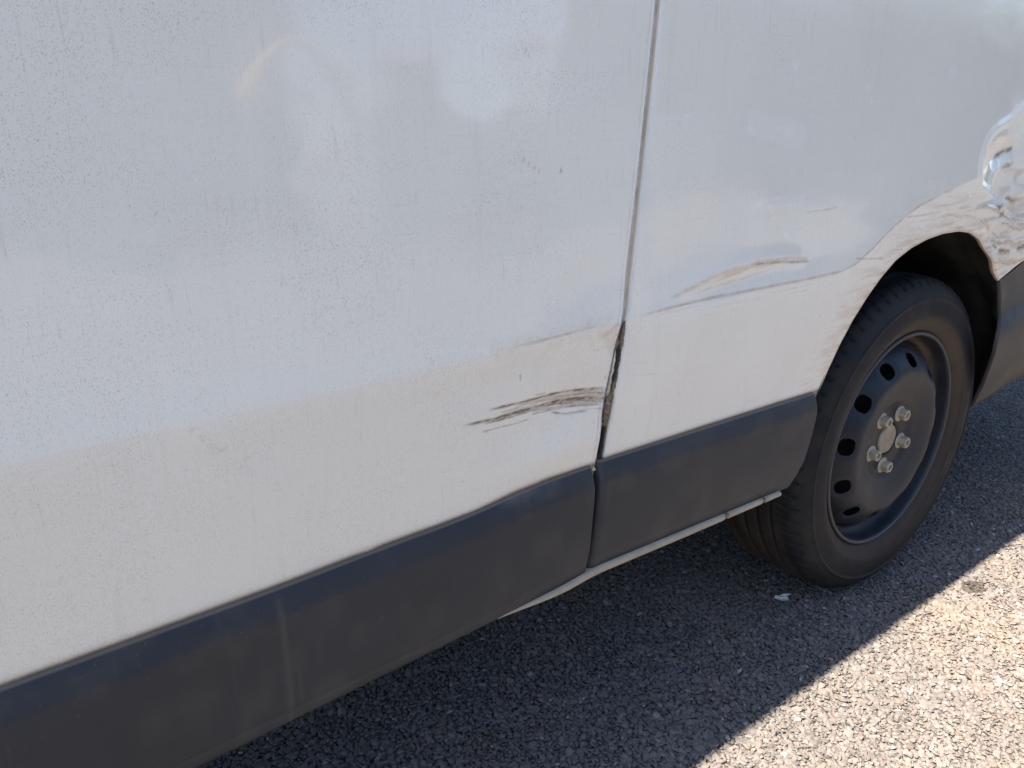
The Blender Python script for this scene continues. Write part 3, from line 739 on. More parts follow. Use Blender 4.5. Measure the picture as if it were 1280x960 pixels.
# ---- grey cladding along the foot of door and quarter
def cladding(name, top, bot, xl, xr_pts, xl_pts, parent, nx=260, wearfun=None, r0=0.004):
    def soft(pts):
        pts = np.array(sorted(pts)); xx = np.arange(pts[0, 0], pts[-1, 0], .004); zz = np.interp(xx, *pts.T)
        ext = np.concatenate([zz[0] - (zz[1] - zz[0]) * np.arange(12, 0, -1), zz, zz[-1] + (zz[-1] - zz[-2]) * np.arange(1, 13)])
        return np.array([xx, np.convolve(ext, np.ones(25) / 25, 'valid')])
    tp = soft(top); bt = soft(bot)
    # rows: fraction of the height (1 top .. 0 bottom), y offset
    prof = [(1.00, 0.016), (1.00, 0.0045), (0.995, 0.0015), (0.985, 0.0000), (0.92, -0.0048), (0.862, -0.0083), (0.848, -0.0090), (0.835, -0.0094), (0.82, -0.0096), (0.75, -0.0100), (0.68, -0.0101), (0.5, -0.0098),
            (0.30, -0.0095), (0.16, -0.0070), (0.125, -0.0064), (0.115, -0.0056), (0.105, -0.0053), (0.06, -0.0045), (0.025, -0.0034), (0.008, -0.0020), (0.0, 0.0005), (0.0, 0.006), (0.0, 0.022)]
    fr = np.array([p[0] for p in prof]); yo = np.array([p[1] for p in prof])
    u = np.linspace(0, 1, nx)
    rr = 0.004
    rols = [[(q * (1 - math.cos(a)), q2 * (1 - math.sin(a))) for a in np.linspace(0, math.pi / 2, 6)] for q, q2 in ((r0, 0.012 if r0 > .005 else r0), (rr, rr))]
    X = np.zeros((len(fr), nx)); Z = np.zeros_like(X)
    for k, fv in enumerate(fr):
        # left and right limits on this row
        zl = 0.515 * fv + 0.368 * (1 - fv)
        xa = np.interp(zl, *np.array(sorted([(z, x) for x, z in xl_pts])).T) if xl_pts else xl
        xb = np.interp(zl, *np.array(sorted([(z, x) for x, z in xr_pts])).T)
        x = xa + (xb - xa) * u
        X[k] = x; Z[k] = np.interp(x, *tp) * fv + np.interp(x, *bt) * (1 - fv)
    Y = flank(np.full_like(X, -1.0), np.full_like(X, 0.5)) + yo[:, None] - 0.0
    Y = Y * 1.0 - 0.006
    # roll the two ends inward
    for side in (0, 1):
        xe = X[:, 0] if side == 0 else X[:, -1]; sg = 1 if side == 0 else -1
        ins = rols[side][0:5]; rr = r0 if side == 0 else 0.004
        cx = [xe * 1.0 for a in ins]; 
        Xc = np.stack([xe + sg * (a - rr) for a, b in ins], 1); Yc = np.stack([(Y[:, 0] if side == 0 else Y[:, -1]) + b for a, b in ins], 1)
        Xd = np.concatenate([Xc[:, :1], Xc], 1); Yd = np.concatenate([np.full((len(fr), 1), 0.024), Yc], 1)
        Zd = np.repeat((Z[:, 0] if side == 0 else Z[:, -1])[:, None], Xd.shape[1], 1)
        if side == 0: X = np.concatenate([Xd, X], 1); Y = np.concatenate([Yd, Y], 1); Z = np.concatenate([Zd, Z], 1)
        else: X = np.concatenate([X, Xd[:, ::-1]], 1); Y = np.concatenate([Y, Yd[:, ::-1]], 1); Z = np.concatenate([Z, Zd[:, ::-1]], 1)
    w = np.zeros(X.shape + (4,)); w[..., 3] = 1
    FR = np.repeat(fr[:, None], X.shape[1], 1)
    w[..., 1] = 0.9 * smooth(0.986, .994, FR) + 0.10 * smooth(.45, .7, fbm(X * 25, Z * 40, 4)) + 0.10 * np.exp(-((FR - .11) / .012) ** 2)
    if wearfun: wearfun(X, Z, FR, w)
    return mesh_from(name, np.stack([X, Y, Z], -1).reshape(-1, 3), grid_faces(*X.shape), M_CLAD, parent, True, dict(wear=w.reshape(-1, 4)))

def door_clad_wear(X, Z, FR, w):
    # pale scuff along the pushed-out top edge, one dried drip and a dark rub
    w[..., 2] = np.maximum(w[..., 2], 0.75 * np.exp(-((FR - 0.955) / 0.022) ** 2) * smooth(-1.0, -0.96, X) * smooth(-0.885, -0.92, X) * smooth(.3, .6, fbm(X * 40, Z * 300, 3)))
    w[..., 1] = np.maximum(w[..., 1], 0.20 * np.exp(-((X + 1.243) / 0.0035) ** 2) * smooth(1, .9, FR)); w[..., 1] = np.maximum(w[..., 1], 0.10 * np.exp(-((X + 1.232) / 0.0018) ** 2) * smooth(.75, .6, FR))
    D, SG, T = poly_dist(X, Z, [(-1.345, .435), (-1.31, .462), (-1.275, .478)], .05)
    w[..., 0] = np.maximum(w[..., 0], 0.45 * np.exp(-(D / .008) ** 2))
dt = sorted(MK['trim_door_top']); dt = [(-2.0, 0.503)] + dt + [(-0.835, 0.5235)]
db = sorted(MK['trim_door_bot']); db = [(-2.0, 0.340)] + db + [(-0.84, 0.3745)]
cladding("cladding", dt, db, -2.0, [(x - .0065 * smooth(.36, .50, z), z) for x, z in MK['trim_door_end']], None, door, 620, door_clad_wear)
qt = sorted(MK['trim_q_top']); qb = sorted(MK['trim_q_bot'])
cladding("cladding", [(-0.87, .526)] + qt + [(-.3, .517)], [(-0.87, .375)] + qb + [(-.3, .366)], 0, MK['trim_q_end'], [(x + .012 - .007 * float(smooth(.36, .50, z)), z) for x, z in MK['trim_quarter_start']], quarter, 300, None, 0.010)

# ---- sill under the cladding
xs_ = np.linspace(-2.0, -0.449, 260)
def sill_half(x): return np.interp(x, [-2.0, -1.1, -0.90, -0.86, -0.47, -0.449], [0.002, 0.004, 0.0085, 0.0095, 0.0075, 0.004])
zt_ = np.interp(xs_, *np.array([(-2.0, .348)] + sorted(MK['trim_door_bot']) + sorted(MK['trim_q_bot'])).T) + 0.004
zb_ = np.interp(xs_, [-2.0, -1.33, -1.0, -0.851, -0.757, -0.627, -0.451, -.44], [0.336, 0.343, 0.3585, 0.3640, 0.3655, 0.3650, 0.3620, .3620])
zb_ = np.maximum(zb_, zt_ - .0038 - .0078 * smooth(-1.02, -.855, xs_)); zb_ = np.minimum(zb_, zt_ - 0.004)
tuck = 0.02 * smooth(-0.88, -1.16, xs_)
_k = np.hanning(17); _k /= _k.sum(); zb_ = np.convolve(np.pad(zb_, 8, 'edge'), _k, 'valid'); zt_ = np.convolve(np.pad(zt_, 8, 'edge'), _k, 'valid')
rowsS = [(1.0, 0.02), (1.0, -0.003), (0.85, -0.0065), (0.6, -0.0075), (0.35, -0.0070), (0.12, -0.005), (0.0, -0.001), (0.0, 0.012), (0.0, 0.12)]
notch = np.exp(-((xs_ + 0.5805) / 0.0022) ** 2) + np.exp(-((xs_ + 0.4915) / 0.0022) ** 2)
Vs = np.concatenate([np.stack([xs_, 0.003 + tuck + yo - 0.0 + 0.0022 * notch * (yo < 0.005), zt_ * fv + zb_ * (1 - fv)], 1) for fv, yo in rowsS])
sill = mesh_from("sill", Vs, grid_faces(len(rowsS), len(xs_)), M_SILL, van)
Ve = [(xs_[-1], 0.003 + yo, zt_[-1] * fv + zb_[-1] * (1 - fv)) for fv, yo in rowsS]
pymesh("sill_end", Ve + [(xs_[-1], .1, zt_[-1])], [tuple(range(len(rowsS) + 1))], M_SILL, van)

for xd in (-0.5805, -0.4915):
    box('drain_slot', (xd - .0022, xd + .0022, -.0052, 0.004, float(np.interp(xd, xs_, zt_)) - .0062, float(np.interp(xd, xs_, zt_)) + .001), M_DIRT, sill)

# ---- rear corner cladding (bumper) behind the wheel
def bumper():
    left = [(.2161, .6272, .004), (.2382, .5893, .004), (.2514, .5547, .004), (.2590, .5390, .003), (.2500, .5325, -.002), (.2375, .5259, -.008), (.2327, .5011, -.010), (.2400, .4760, -.008), (.2467, .4566, -.004), (.2660, .4240, .006), (.2893, .3896, .018), (.3222, .3375, .040), (.3400, .3180, .052), (.345, .312, .075)]
    left = np.array(left); nx = 60; u = np.linspace(0, 1, nx) ** 1.6
    top = lambda x: np.interp(x, *np.array(bump_top).T)
    V = []
    for k, (x, z, y) in enumerate(left):
        xx = x + (1.13 - x) * u
        f = (z - .33) / (.627 - .33)
        zz = z + (top(xx) - 0.629) * np.clip(f, 0, 1) ** 1.5 + .022 * smooth(.34, .55, xx) * (z < .36)
        if k in (3,): zz = zz + 0
        yy = y + 0.10 * np.clip(xx - 0.85, 0, 1) ** 2 * 4
        V.append(np.stack([xx, yy, zz], 1))
    V = np.array(V)
    Lf = V[:, :1].copy(); Lf[:, 0, 1] += 0.008; Lf[:, 0, 0] += 0.002
    V = np.concatenate([Lf, V], 1)
    w = np.zeros(V.shape[:2] + (4,)); w[..., 3] = 1; w[..., 1] = 0.30 * smooth(.35, .7, fbm(V[..., 0] * 12, V[..., 2] * 20, 4)) + .15
    return mesh_from("rear_bumper", V.reshape(-1, 3), grid_faces(V.shape[0], V.shape[1]), M_CLAD, van, True, dict(wear=w.reshape(-1, 4)))
bumper()

# ---- wheel-arch liner
lc = resample([(-0.452, 0.40)] + list(MK['arch'])[2:-1] + [(0.218, .627), (0.240, .590), (.254, .556), (.258, .535), (.262, .505), (.272, .46), (.300, .40), (.322, .36), (.340, .33)], 0.006)
ly0 = np.interp(np.arange(len(lc)) / len(lc), [0, .70, .80], [.009, .011, .012])
_lb = np.array([(.33, .055), (.3375, .046), (.3896, .024), (.424, .012), (.4566, .002), (.5011, -.004), (.5259, -.002), (.5325, .004), (.5390, .009), (.6272, .010)])
_rt = (lc[:, 0] > .17) & (lc[:, 1] < .64); ly0 = np.where(_rt, np.interp(lc[:, 1], _lb[:, 0], _lb[:, 1]), ly0)
cr_ = np.stack([lc[:, 0], lc[:, 1] - .335], 1); rd = np.hypot(cr_[:, 0], cr_[:, 1]); un_ = cr_ / rd[:, None]
V = []
for f, y, ex in ((0, 0, .003), (0, .006, .004), (.12, .016, .008), (.5, .030, .008), (.9, .045, .010), (1, .060, .014), (1, .075, .006), (1, .11, .012), (1, .17, .006), (1, .24, .012), (1, .34, .0), (1, .38, -.02)):
    tgt = np.maximum(rd, .372)
    rr2 = rd * (1 - f) + tgt * f + ex
    V.append(np.stack([un_[:, 0] * rr2, ly0 + y, .335 + un_[:, 1] * rr2], 1))
V = np.array(V)
liner = mesh_from("wheel_arch_liner", V.reshape(-1, 3), grid_faces(V.shape[0], V.shape[1]), M_LINER, van)
box("inner_wheel_wall", (-0.55, 0.5, 0.385, 0.40, 0.2, 0.85), M_DARK, van)
for cx_, cz_ in ((0.305, 0.585), (0.33, 0.52), (.345, .40)):
    Vc, Fc = lathe([(0.0001, -0.002), (0.005, -0.0015), (0.007, 0.0), (0.007, 0.01)], 14, 0, 0)
    Vc = Vc + np.array([cx_, 0.03, cz_]); mesh_from("liner_clip", Vc, Fc, M_LINER, liner)

# ---- wheel
def make_wheel():
    wh = bpy.data.objects.new("wheel", None); COL.objects.link(wh)
    wh.location = (0, 0.14, 0.325); WORLD["wheel"] = Matrix.Translation(wh.location); attach(wh, van)
    # tyre
    P = [(.2130, .066), (.2165, .058), (.2200, .0530), (.2235, .0500), (.2290, .0455), (.2370, .0410), (.2440, .0385), (.2455, .0362), (.2470, .0360), (.2560, .0350), (.2640, .0348), (.2725, .0352), (.2800, .0362), (.2830, .0366), (.2845, .0350), (.2870, .0348), (.2885, .0368), (.2930, .0385),
         (.2990, .0412), (.3050, .0445), (.3100, .0480), (.3145, .0520), (.3180, .0562), (.3205, .0610), (.3220, .0665), (.3228, .0720), (.3234, .0780), (.3239, .0850), (.3242, .0915)]
    y = .0925
    for c in (.096, .127, .158, .189):
        P += [(.3245, c - .0040), (.3235, c - .0033), (.3180, c - .0028), (.3175, c), (.3180, c + .0028), (.3235, c + .0033), (.3246, c + .0040), (.3248, c + .012), (.3249, c + .0195)] if c < .18 else [(.3245, c - .0040), (.3235, c - .0033), (.3180, c - .0028), (.3175, c), (.3180, c + .0028), (.3235, c + .0033), (.3242, c + .0040)]
    P += [(.3236, .205), (.3222, .217), (.3190, .226), (.313, .233), (.295, .242), (.27, .246), (.24, .243), (.222, .234), (.213, .226)]
    npf = len(P); n = 72 * 12
    pr = np.array(P)
    def mod(Rr, Y, TH):
        idx = np.repeat(np.arange(n)[:, None], npf, 1)
        yy = Y
        # slanted sipes across both shoulders and fine cuts in the ribs
        slope = (yy - .06) * 130
        ph = (idx + np.round(slope).astype(int)) % 12
        sh = (yy > .0515) & (yy < .0905) & (Rr > .31)
        Rr = Rr - np.where(sh & (ph <= 1), .0042, 0) - np.where(sh & ((ph == 6)) & (yy > .064), .0016, 0)
        Y = Y + np.where(sh & (ph <= 1) & (yy < .06), .003, 0)
        rib = (yy > .100) & (yy < .186) & (Rr > .3235)
        ph2 = (idx + np.round((yy - .1) * 500).astype(int)) % 18
        Rr = Rr - np.where(rib & (ph2 == 0), .0015, 0)
        Rr = Rr + np.where(Rr > .30, -0.0009 * fbm(TH * 14, yy * 120, 3), 0)
        # low raised characters, worn past reading, in the band between the rings
        a = np.degrees(TH); band = (Y < .06) & (Rr > .250) & (Rr < .279)
        let = np.zeros_like(a)
        for c0 in (62, 66.2, 70.6, 75.2, 79.5, 84): let += (np.abs(a - c0) < .55) + 0.7 * (np.abs(a - c0 - 2.1) < .5)
        Y = Y - np.where(band, np.minimum(let, 1) * .0011, 0)
        # flattened where it stands
        zz = Rr * np.sin(TH); k = np.maximum(-zz - .3235, 0)
        Rr = Rr - k * 0.9
        bul = smooth(-.22, -.31, zz) * smooth(.32, .29, Rr) * (Rr > .23)
        Y = Y - np.where(Y < .1, .003 * bul, 0)
        return Rr, Y, TH * 0 + Y if False else Y
    V, Fq = lathe(P, n, mod=lambda a, b, c: mod(a, b, c)[:2])
    rr = np.hypot(V[:, 0], V[:, 2] - .325); th = np.arctan2(V[:, 2] - .325, V[:, 0])
    tan = smooth(.252, .243, rr) * smooth(.218, .224, rr) * (0.55 + 0.45 * smooth(-.3, .6, np.sin(th))) * (V[:, 1] < .1)
    tan = np.maximum(tan, np.where((rr > .3) & (V[:, 1] > .075), 0.60 * smooth(.0, -.7, np.sin(th)) + .05, 0)); tan = np.maximum(tan, np.where((rr > .28) & (V[:, 1] < .075), .18 * smooth(.35, .65, fbm(th * 9, rr * 60, 4)), 0))
    groove = np.where((rr < .3195) & (rr > .300) & (V[:, 1] > .08) & (V[:, 1] < .2), 1.0, 0.0)
    base = np.tile(pr[:, 0], n); groove = np.maximum(groove, np.where((base - rr > .0025) & (V[:, 2] > .01) & (base > .31), 0.9, 0))
    w = np.stack([groove, tan, 0 * tan, 0 * tan + 1], 1)
    mesh_from("tyre", V, Fq, M_TYRE, wh, True, dict(wear=w))
    # rim: rolled lip, flange and well, then the pressed disc with twelve slots
    PR = [(.2125, .064), (.2175, .0600), (.2196, .0560), (.2198, .0520), (.2185, .0490), (.2160, .0476), (.2135, .0483), (.2118, .0510), (.2108, .0560), (.2098, .0640), (.2080, .0720), (.2050, .0780), (.2000, .0820), (.1960, .0860), (.1940, .0930), (.1920, .1050), (.1860, .1150), (.180, .125), (.178, .150), (.180, .19), (.200, .21), (.205, .235)]
    V, Fq = lathe(PR, 240)
    rr = np.hypot(V[:, 0], V[:, 2] - .325); th = np.arctan2(V[:, 2] - .325, V[:, 0])
    tan = smooth(.211, .205, rr) * (0.25 + 0.75 * smooth(.3, .9, np.sin(th))) * 0.9
    lip = np.exp(-((V[:, 1] - .048) / .0022) ** 2) * 0.45
    mesh_from("rim", V, Fq, M_RIM, wh, True, dict(wear=np.stack([0 * tan, tan, lip, 0 * tan + 1], 1)))
    PD = np.array([(.1945, .0960), (.1915, .0925), (.1880, .0870), (.1840, .0805), (.1800, .0745), (.1760, .0692), (.1720, .0646), (.1680, .0605), (.1640, .0570), (.1600, .0538), (.1560, .0510), (.1520, .0487), (.1480, .0470), (.1440, .0458), (.1400, .0453), (.1350, .0453), (.1280, .0462), (.1200, .0478), (.1100, .0505), (.1000, .0536), (.0920, .0562), (.0850, .0588), (.0800, .0612), (.0750, .0640), (.0710, .0655), (.0650, .0660), (.0560, .0662), (.0450, .0662), (.0340, .0662)])
    # finer rows across the slots
    rr_ = np.concatenate([np.linspace(.1945, .1400, 46), PD[15:, 0]])
    yy_ = np.interp(rr_, PD[::-1, 0], PD[::-1, 1])
    nD = 720; V, Fq = lathe(list(zip(rr_, yy_)), nD)
    r = np.hypot(V[:, 0], V[:, 2] - .325); th = np.degrees(np.arctan2(V[:, 2] - .325, V[:, 0]))
    off = ((th - 20.8 + 15) % 30) - 15
    tx = np.radians(off) * .160 / .0168; tr = (r - .1610) / .0122
    q = (np.abs(tx) ** 2.5 + np.abs(tr) ** 2.5) ** (1 / 2.5)
    # the stamping is drawn in slightly round each slot
    V[:, 1] += 0.0022 * smooth(1.7, 1.0, q)
    fc = q[Fq].mean(1); K = fc > 1.0; Fk = Fq[K]
    ca = np.bincount(Fq.ravel(), minlength=len(V)); cb = np.bincount(Fk.ravel(), minlength=len(V))
    e = (cb > 0) & (cb < ca) & (q < 1.6)
    sc = 1 / q[e]; c0 = th[e] - off[e]
    no = np.degrees(tx[e] * sc * .0168 / .160); nr = .1610 + tr[e] * sc * .0122
    a = np.radians(c0 + no); V[e, 0] = nr * np.cos(a); V[e, 2] = .325 + nr * np.sin(a)
    used = np.where(cb > 0)[0]; rm = np.full(len(V), -1); rm[used] = np.arange(len(used)); V = V[used]; Fk = rm[Fk]
    r = np.hypot(V[:, 0], V[:, 2] - .325); th = np.arctan2(V[:, 2] - .325, V[:, 0])
    tan = .15 * np.exp(-((r - .095) / .02) ** 2) * smooth(-.2, .6, np.sin(th)) + .5 * np.exp(-((r - .150) / .006) ** 2) * np.exp(-((th - .25) / .22) ** 2) + .25 * smooth(.180, .187, r)
    tan = np.maximum(tan, .35 * np.exp(-((r - .072) / .008) ** 2) * smooth(-.5, .5, fbm(th * 6, r * 90, 3) - .3))
    wz = .12 * np.exp(-((r - .088) / .007) ** 2)
    disc = mesh_from("wheel_disc", V, Fk, M_RIM, wh, True, dict(wear=np.stack([0 * r, tan, wz, 0 * r + 1], 1)))
    so_ = disc.modifiers.new("thickness", 'SOLIDIFY'); so_.thickness = 0.0035; so_.offset = -1.0
    V, Fq = lathe([(.194, .135), (.03, .135)], 48); mesh_from("brake_shadow_plate", V, Fq, M_DARK, wh, True)
    V, Fq = lathe([(.0001, .0600), (.012, .0601), (.022, .0606), (.0255, .0612), (.0262, .0600), (.0285, .0602), (.0305, .0625), (.031, .070)], 64); mesh_from("hub_cap", V, Fq, M_CAP, wh, True)
    for k in range(5):
        a = math.radians(54 + 72 * k); cx, cz = .0572 * math.cos(a), .325 + .0572 * math.sin(a)
        Vv = []; Ff = []
        def ring(rad, y, hexa): 
            i0 = len(Vv)
            for j in range(24):
                t = 2 * math.pi * j / 24 + .3 * k
                rr2 = rad
                if hexa:
                    m = ((t - .3 * k) % (math.pi / 3)) - math.pi / 6; rr2 = rad * math.cos(math.pi / 6) / math.cos(m) * 1.0
                Vv.append((cx + rr2 * math.cos(t), y, cz + rr2 * math.sin(t)))
            return i0
        seq = [(.0165, .0660, 0), (.0168, .0630, 0), (.0160, .0612, 0), (.0128, .0600, 0), (.0118, .0595, 1), (.0118, .0470, 1), (.0105, .0455, 1), (.0078, .0450, 0), (.0062, .0455, 0), (.0058, .0520, 0), (.0001, .0520, 0)]
        ids = [ring(*s_) for s_ in seq]
        for p_, q_ in zip(ids, ids[1:]):
            for j in range(24): Ff.append((p_ + j, q_ + j, q_ + (j + 1) % 24, p_ + (j + 1) % 24))
        pymesh("lug_nut", Vv, Ff, M_NUT, wh, False)
    # chalk scribble left on the disc
    pts = [(-.071, .268), (-.0735, .262), (-.070, .255), (-.0735, .247), (-.077, .238), (-.072, .2415), (-.062, .2300), (-.053, .2215), (-.050, .224), (-.057, .2345), (-.070, .2400)]
    q = resample(pts, .002)
    yq = np.interp(np.hypot(q[:, 0], q[:, 1] - .325), PD[::-1, 0], PD[::-1, 1])
    t = np.gradient(q, axis=0); t /= np.hypot(t[:, 0], t[:, 1])[:, None]; nn = np.stack([-t[:, 1], t[:, 0]], 1) * .0007
    V = np.concatenate([np.stack([q[:, 0] + s_ * nn[:, 0], yq - h_, q[:, 1] + s_ * nn[:, 1]], 1) for s_, h_ in ((-1, .0003), (0, .0008), (1, .0003))])
    mesh_from("chalk_mark", V, grid_faces(3, len(q)), M_CHALK, wh)
    return wh
wheel = make_wheel()

def copy_wheel(dx, mirror):
    c = wheel.copy(); COL.objects.link(c); c.parent = van
    c.location = (dx, 1.78 if mirror else 0.14, 0.325)
    if mirror: c.rotation_euler = (0, 0, math.pi)
    for ch in wheel.children:
        if ch.name.startswith("chalk"): continue
        d = ch.copy(); COL.objects.link(d); d.parent = c
copy_wheel(-3.1, False); copy_wheel(0, True); copy_wheel(-3.1, True)

# ---- the rest of the van (roof, far side, ends)
def prism(name, outline, y0, y1, mat, parent):
    n = len(outline); v = [(x, y0, z) for x, z in outline] + [(x, y1, z) for x, z in outline]
    f = [tuple(range(n))[::-1], tuple(range(n, 2 * n))] + [(i, (i + 1) % n, n + (i + 1) % n, n + i) for i in range(n)]
    return pymesh(name, v, f, mat, parent)
ytop = float(flank(np.array([-1.0]), np.array([1.75]))[0])
rp = [(ytop, 1.75), (ytop + .012, 1.80), (ytop + .04, 1.85), (ytop + .10, 1.895), (ytop + .2, 1.92), (0.96, 1.955)]
rp = rp + [(1.92 - y, z) for y, z in rp[-2::-1]]
xr = np.linspace(-2.75, 1.12, 40)
V = np.array([[(x, y, z) for x in xr] for y, z in rp]); mesh_from("roof", V.reshape(-1, 3), grid_faces(len(rp), len(xr)), M_PAINT2, van)
zz = np.linspace(.36, 1.75, 40); V = np.array([[(x, 1.92 - float(flank(np.array([x]), np.array([z]))[0]), z) for x in np.linspace(-2.75, 1.12, 24)] for z in zz])
mesh_from("far_side_panel", V.reshape(-1, 3), grid_faces(len(zz), 24), M_PAINT2, van)
box("underbody", (-3.7, 1.0, 0.10, 1.82, 0.40, 0.43), M_DARK, van)
box("rear_door", (1.115, 1.14, 0.09, 0.955, 0.70, 1.80), M_PAINT2, van); box("rear_door", (1.115, 1.14, 0.965, 1.83, 0.70, 1.80), M_PAINT2, van)
box("rear_step", (1.10, 1.24, 0.08, 1.84, 0.40, 0.66), M_CLAD, van)
fd = [(-2.012, .505), (-2.012, 1.74), (-2.78, 1.74), (-3.22, 1.30), (-3.05, .80), (-2.72, .62), (-2.70, .505)]
xf = np.array([p[0] for p in fd]); 
fdoor = prism("front_door", fd, 0.004, 0.06, M_PAINT2, van)
prism("window_pane", [(-2.12, 1.12), (-2.12, 1.64), (-2.72, 1.64), (-3.0, 1.34), (-3.0, 1.15)], 0.000, 0.02, M_GLASS, fdoor)
prism("cladding", [(-2.012, .345), (-2.012, .501), (-2.68, .501), (-2.66, .345)], -0.012, 0.03, M_CLAD, fdoor)
cab = [(-2.015, 1.752), (-2.015, .46), (-2.69, .46), (-2.73, .62), (-2.86, .72), (-3.1, .76), (-3.33, .71), (-3.46, .6), (-3.5, .44), (-3.95, .42), (-4.02, .62), (-4.0, .92), (-3.86, 1.06), (-3.36, 1.24), (-2.80, 1.80), (-2.76, 1.90), (-2.015, 1.95)]
prism("cab", cab, 0.062, 1.858, M_PAINT2, van)
prism("wing_panel", [(-3.235, 1.285), (-3.06, .80), (-3.1, .762), (-3.33, .712), (-3.46, .602), (-3.5, .50), (-3.93, .5), (-3.97, .9), (-3.84, 1.04), (-3.38, 1.22)], 0.02, 0.061, M_PAINT2, van)
prism("front_bumper", [(-3.5, .36), (-4.0, .36), (-4.07, .46), (-4.05, .62), (-3.99, .64), (-3.5, .52)], 0.05, 1.87, M_CLAD, van)
prism("windscreen", [(-3.372, 1.26), (-2.83, 1.80), (-2.815, 1.79), (-3.36, 1.25)], 0.16, 1.76, M_GLASS, van)
prism("headlight", [(-3.985, .93), (-3.99, .80), (-3.72, .95), (-3.68, 1.02), (-3.86, 1.03)], 0.012, 0.019, M_GLASS, van)

# ------------------------------------------------------------------ ground
v = [(-90, -90, 0), (90, -90, 0), (90, 90, 0), (-90, 90, 0)]
gr = pymesh("asphalt_ground", [(x, y, -0.0045) for x, y, _ in v], [(0, 1, 2, 3)], M_GROUND); gr["kind"] = "structure"
gr["label"] = "coarse grey asphalt carrying the van, half sunlit and half in its shadow"

def chippings():
    t = (1 + 5 ** .5) / 2
    iv = np.array([(-1, t, 0), (1, t, 0), (-1, -t, 0), (1, -t, 0), (0, -1, t), (0, 1, t), (0, -1, -t), (0, 1, -t), (t, 0, -1), (t, 0, 1), (-t, 0, -1), (-t, 0, 1)]); iv /= np.linalg.norm(iv[0])
    fi = np.array([(0, 11, 5), (0, 5, 1), (0, 1, 7), (0, 7, 10), (0, 10, 11), (1, 5, 9), (5, 11, 4), (11, 10, 2), (10, 7, 6), (7, 1, 8), (3, 9, 4), (3, 4, 2), (3, 2, 6), (3, 6, 8), (3, 8, 9), (4, 9, 5), (2, 4, 11), (6, 2, 10), (8, 6, 7), (9, 8, 1)])
    h = 0.0058
    gx, gy = np.meshgrid(np.arange(-1.75, 2.5, h), np.arange(-0.95, 0.62, h))
    gx = gx + (np.arange(gx.shape[0]) % 2)[:, None] * h / 2
    x = gx.ravel() + rng.uniform(-.5, .5, gx.size) * h; y = gy.ravel() + rng.uniform(-.5, .5, gx.size) * h
    keep = (rng.random(x.size) > 0.04) & (np.minimum(y - (.38 - .737 * (x + 1.27)), y - (-.356 + .387 * (x + .271))) > -.10 - .5 * rng.random(x.size) ** 2)
    x = x[keep]; y = y[keep]; n = len(x)
    s = np.clip(rng.lognormal(0, .30, n), .5, 1.8) * 0.0036
    s *= 0.8 + 0.5 * fbm(x * 9, y * 9, 3)
    ax = np.stack([s * rng.uniform(.8, 1.45, n), s * rng.uniform(.7, 1.1, n), s * rng.uniform(.40, .65, n)], 1)
    a = rng.uniform(0, 2 * np.pi, n); tl = rng.normal(0, .25, (n, 2))
    L = iv[None] * rng.uniform(.78, 1.18, (n, 12, 1)) * ax[:, None]
    c, sn = np.cos(a)[:, None], np.sin(a)[:, None]
    X = c * L[..., 0] - sn * L[..., 1]; Y = sn * L[..., 0] + c * L[..., 1]; Z = L[..., 2] + tl[:, :1] * X + tl[:, 1:] * Y
    X += x[:, None]; Y += y[:, None]; Z += (-0.0020 + rng.uniform(-.0012, .0012, n))[:, None]
    V = np.stack([X, Y, Z], -1).reshape(-1, 3); Fq = (fi[None] + (np.arange(n) * 12)[:, None, None]).reshape(-1, 3)
    tone = np.clip(rng.normal(.132, .020, n), .075, .24); tone = np.where(rng.random(n) < .02, rng.uniform(.22, .34, n), tone)
    tone = tone * np.where(np.hypot((x - .165) / .03, (y + .09) / .02) < 1, .25, 1)
    warm = rng.normal(0, .035, n) + .065
    warm = warm + .10 * (rng.random(n) < .10)
    sand = np.exp(-(((x + .03) / .10) ** 2 + ((y + .30) / .045) ** 2)) + .8 * np.exp(-(((x + .40) / .12) ** 2 + ((y + .26) / .035) ** 2)) + .7 * np.exp(-(((x - .45) / .2) ** 2 + ((y + .22) / .05) ** 2))
    warm = warm + .16 * sand * rng.random(n); tone = tone * (1 + .35 * sand)
    col = np.stack([tone * (1 + warm), tone * (1 - .1 * warm), tone * (1 - warm * .7), np.ones(n)], 1)
    # finer grit filling the gaps
    m2 = n; k2 = rng.integers(0, n, m2); x2 = x[k2] + rng.uniform(-1, 1, m2) * h; y2 = y[k2] + rng.uniform(-1, 1, m2) * h
    ov = np.array([(1, 0, 0), (0, 1, 0), (-1, 0, 0), (0, -1, 0), (0, 0, 1)], float); of = np.array([(0, 1, 4), (1, 2, 4), (2, 3, 4), (3, 0, 4)])
    L2 = ov[None] * rng.uniform(.6, 1.3, (m2, 5, 1)) * (rng.uniform(.0016, .0030, m2))[:, None, None]
    a2 = rng.uniform(0, 6.28, m2); c2, s2 = np.cos(a2)[:, None], np.sin(a2)[:, None]
    V2 = np.stack([c2 * L2[..., 0] - s2 * L2[..., 1] + x2[:, None], s2 * L2[..., 0] + c2 * L2[..., 1] + y2[:, None], L2[..., 2] * .6 - .0036], -1).reshape(-1, 3)
    F2 = (of[None] + (np.arange(m2) * 5)[:, None, None]).reshape(-1, 3) + len(V)
    t2 = np.clip(rng.normal(.115, .025, m2), .06, .2); c2_ = np.stack([t2 * 1.05, t2, t2 * .95, np.ones(m2)], 1)
    V = np.concatenate([V, V2]); Fq = np.concatenate([Fq, F2]); tint = np.concatenate([np.repeat(col, 12, 0), np.repeat(c2_, 5, 0)])
    o = mesh_from("asphalt_chippings", V, Fq, M_STONE, None, False, dict(tint=tint))
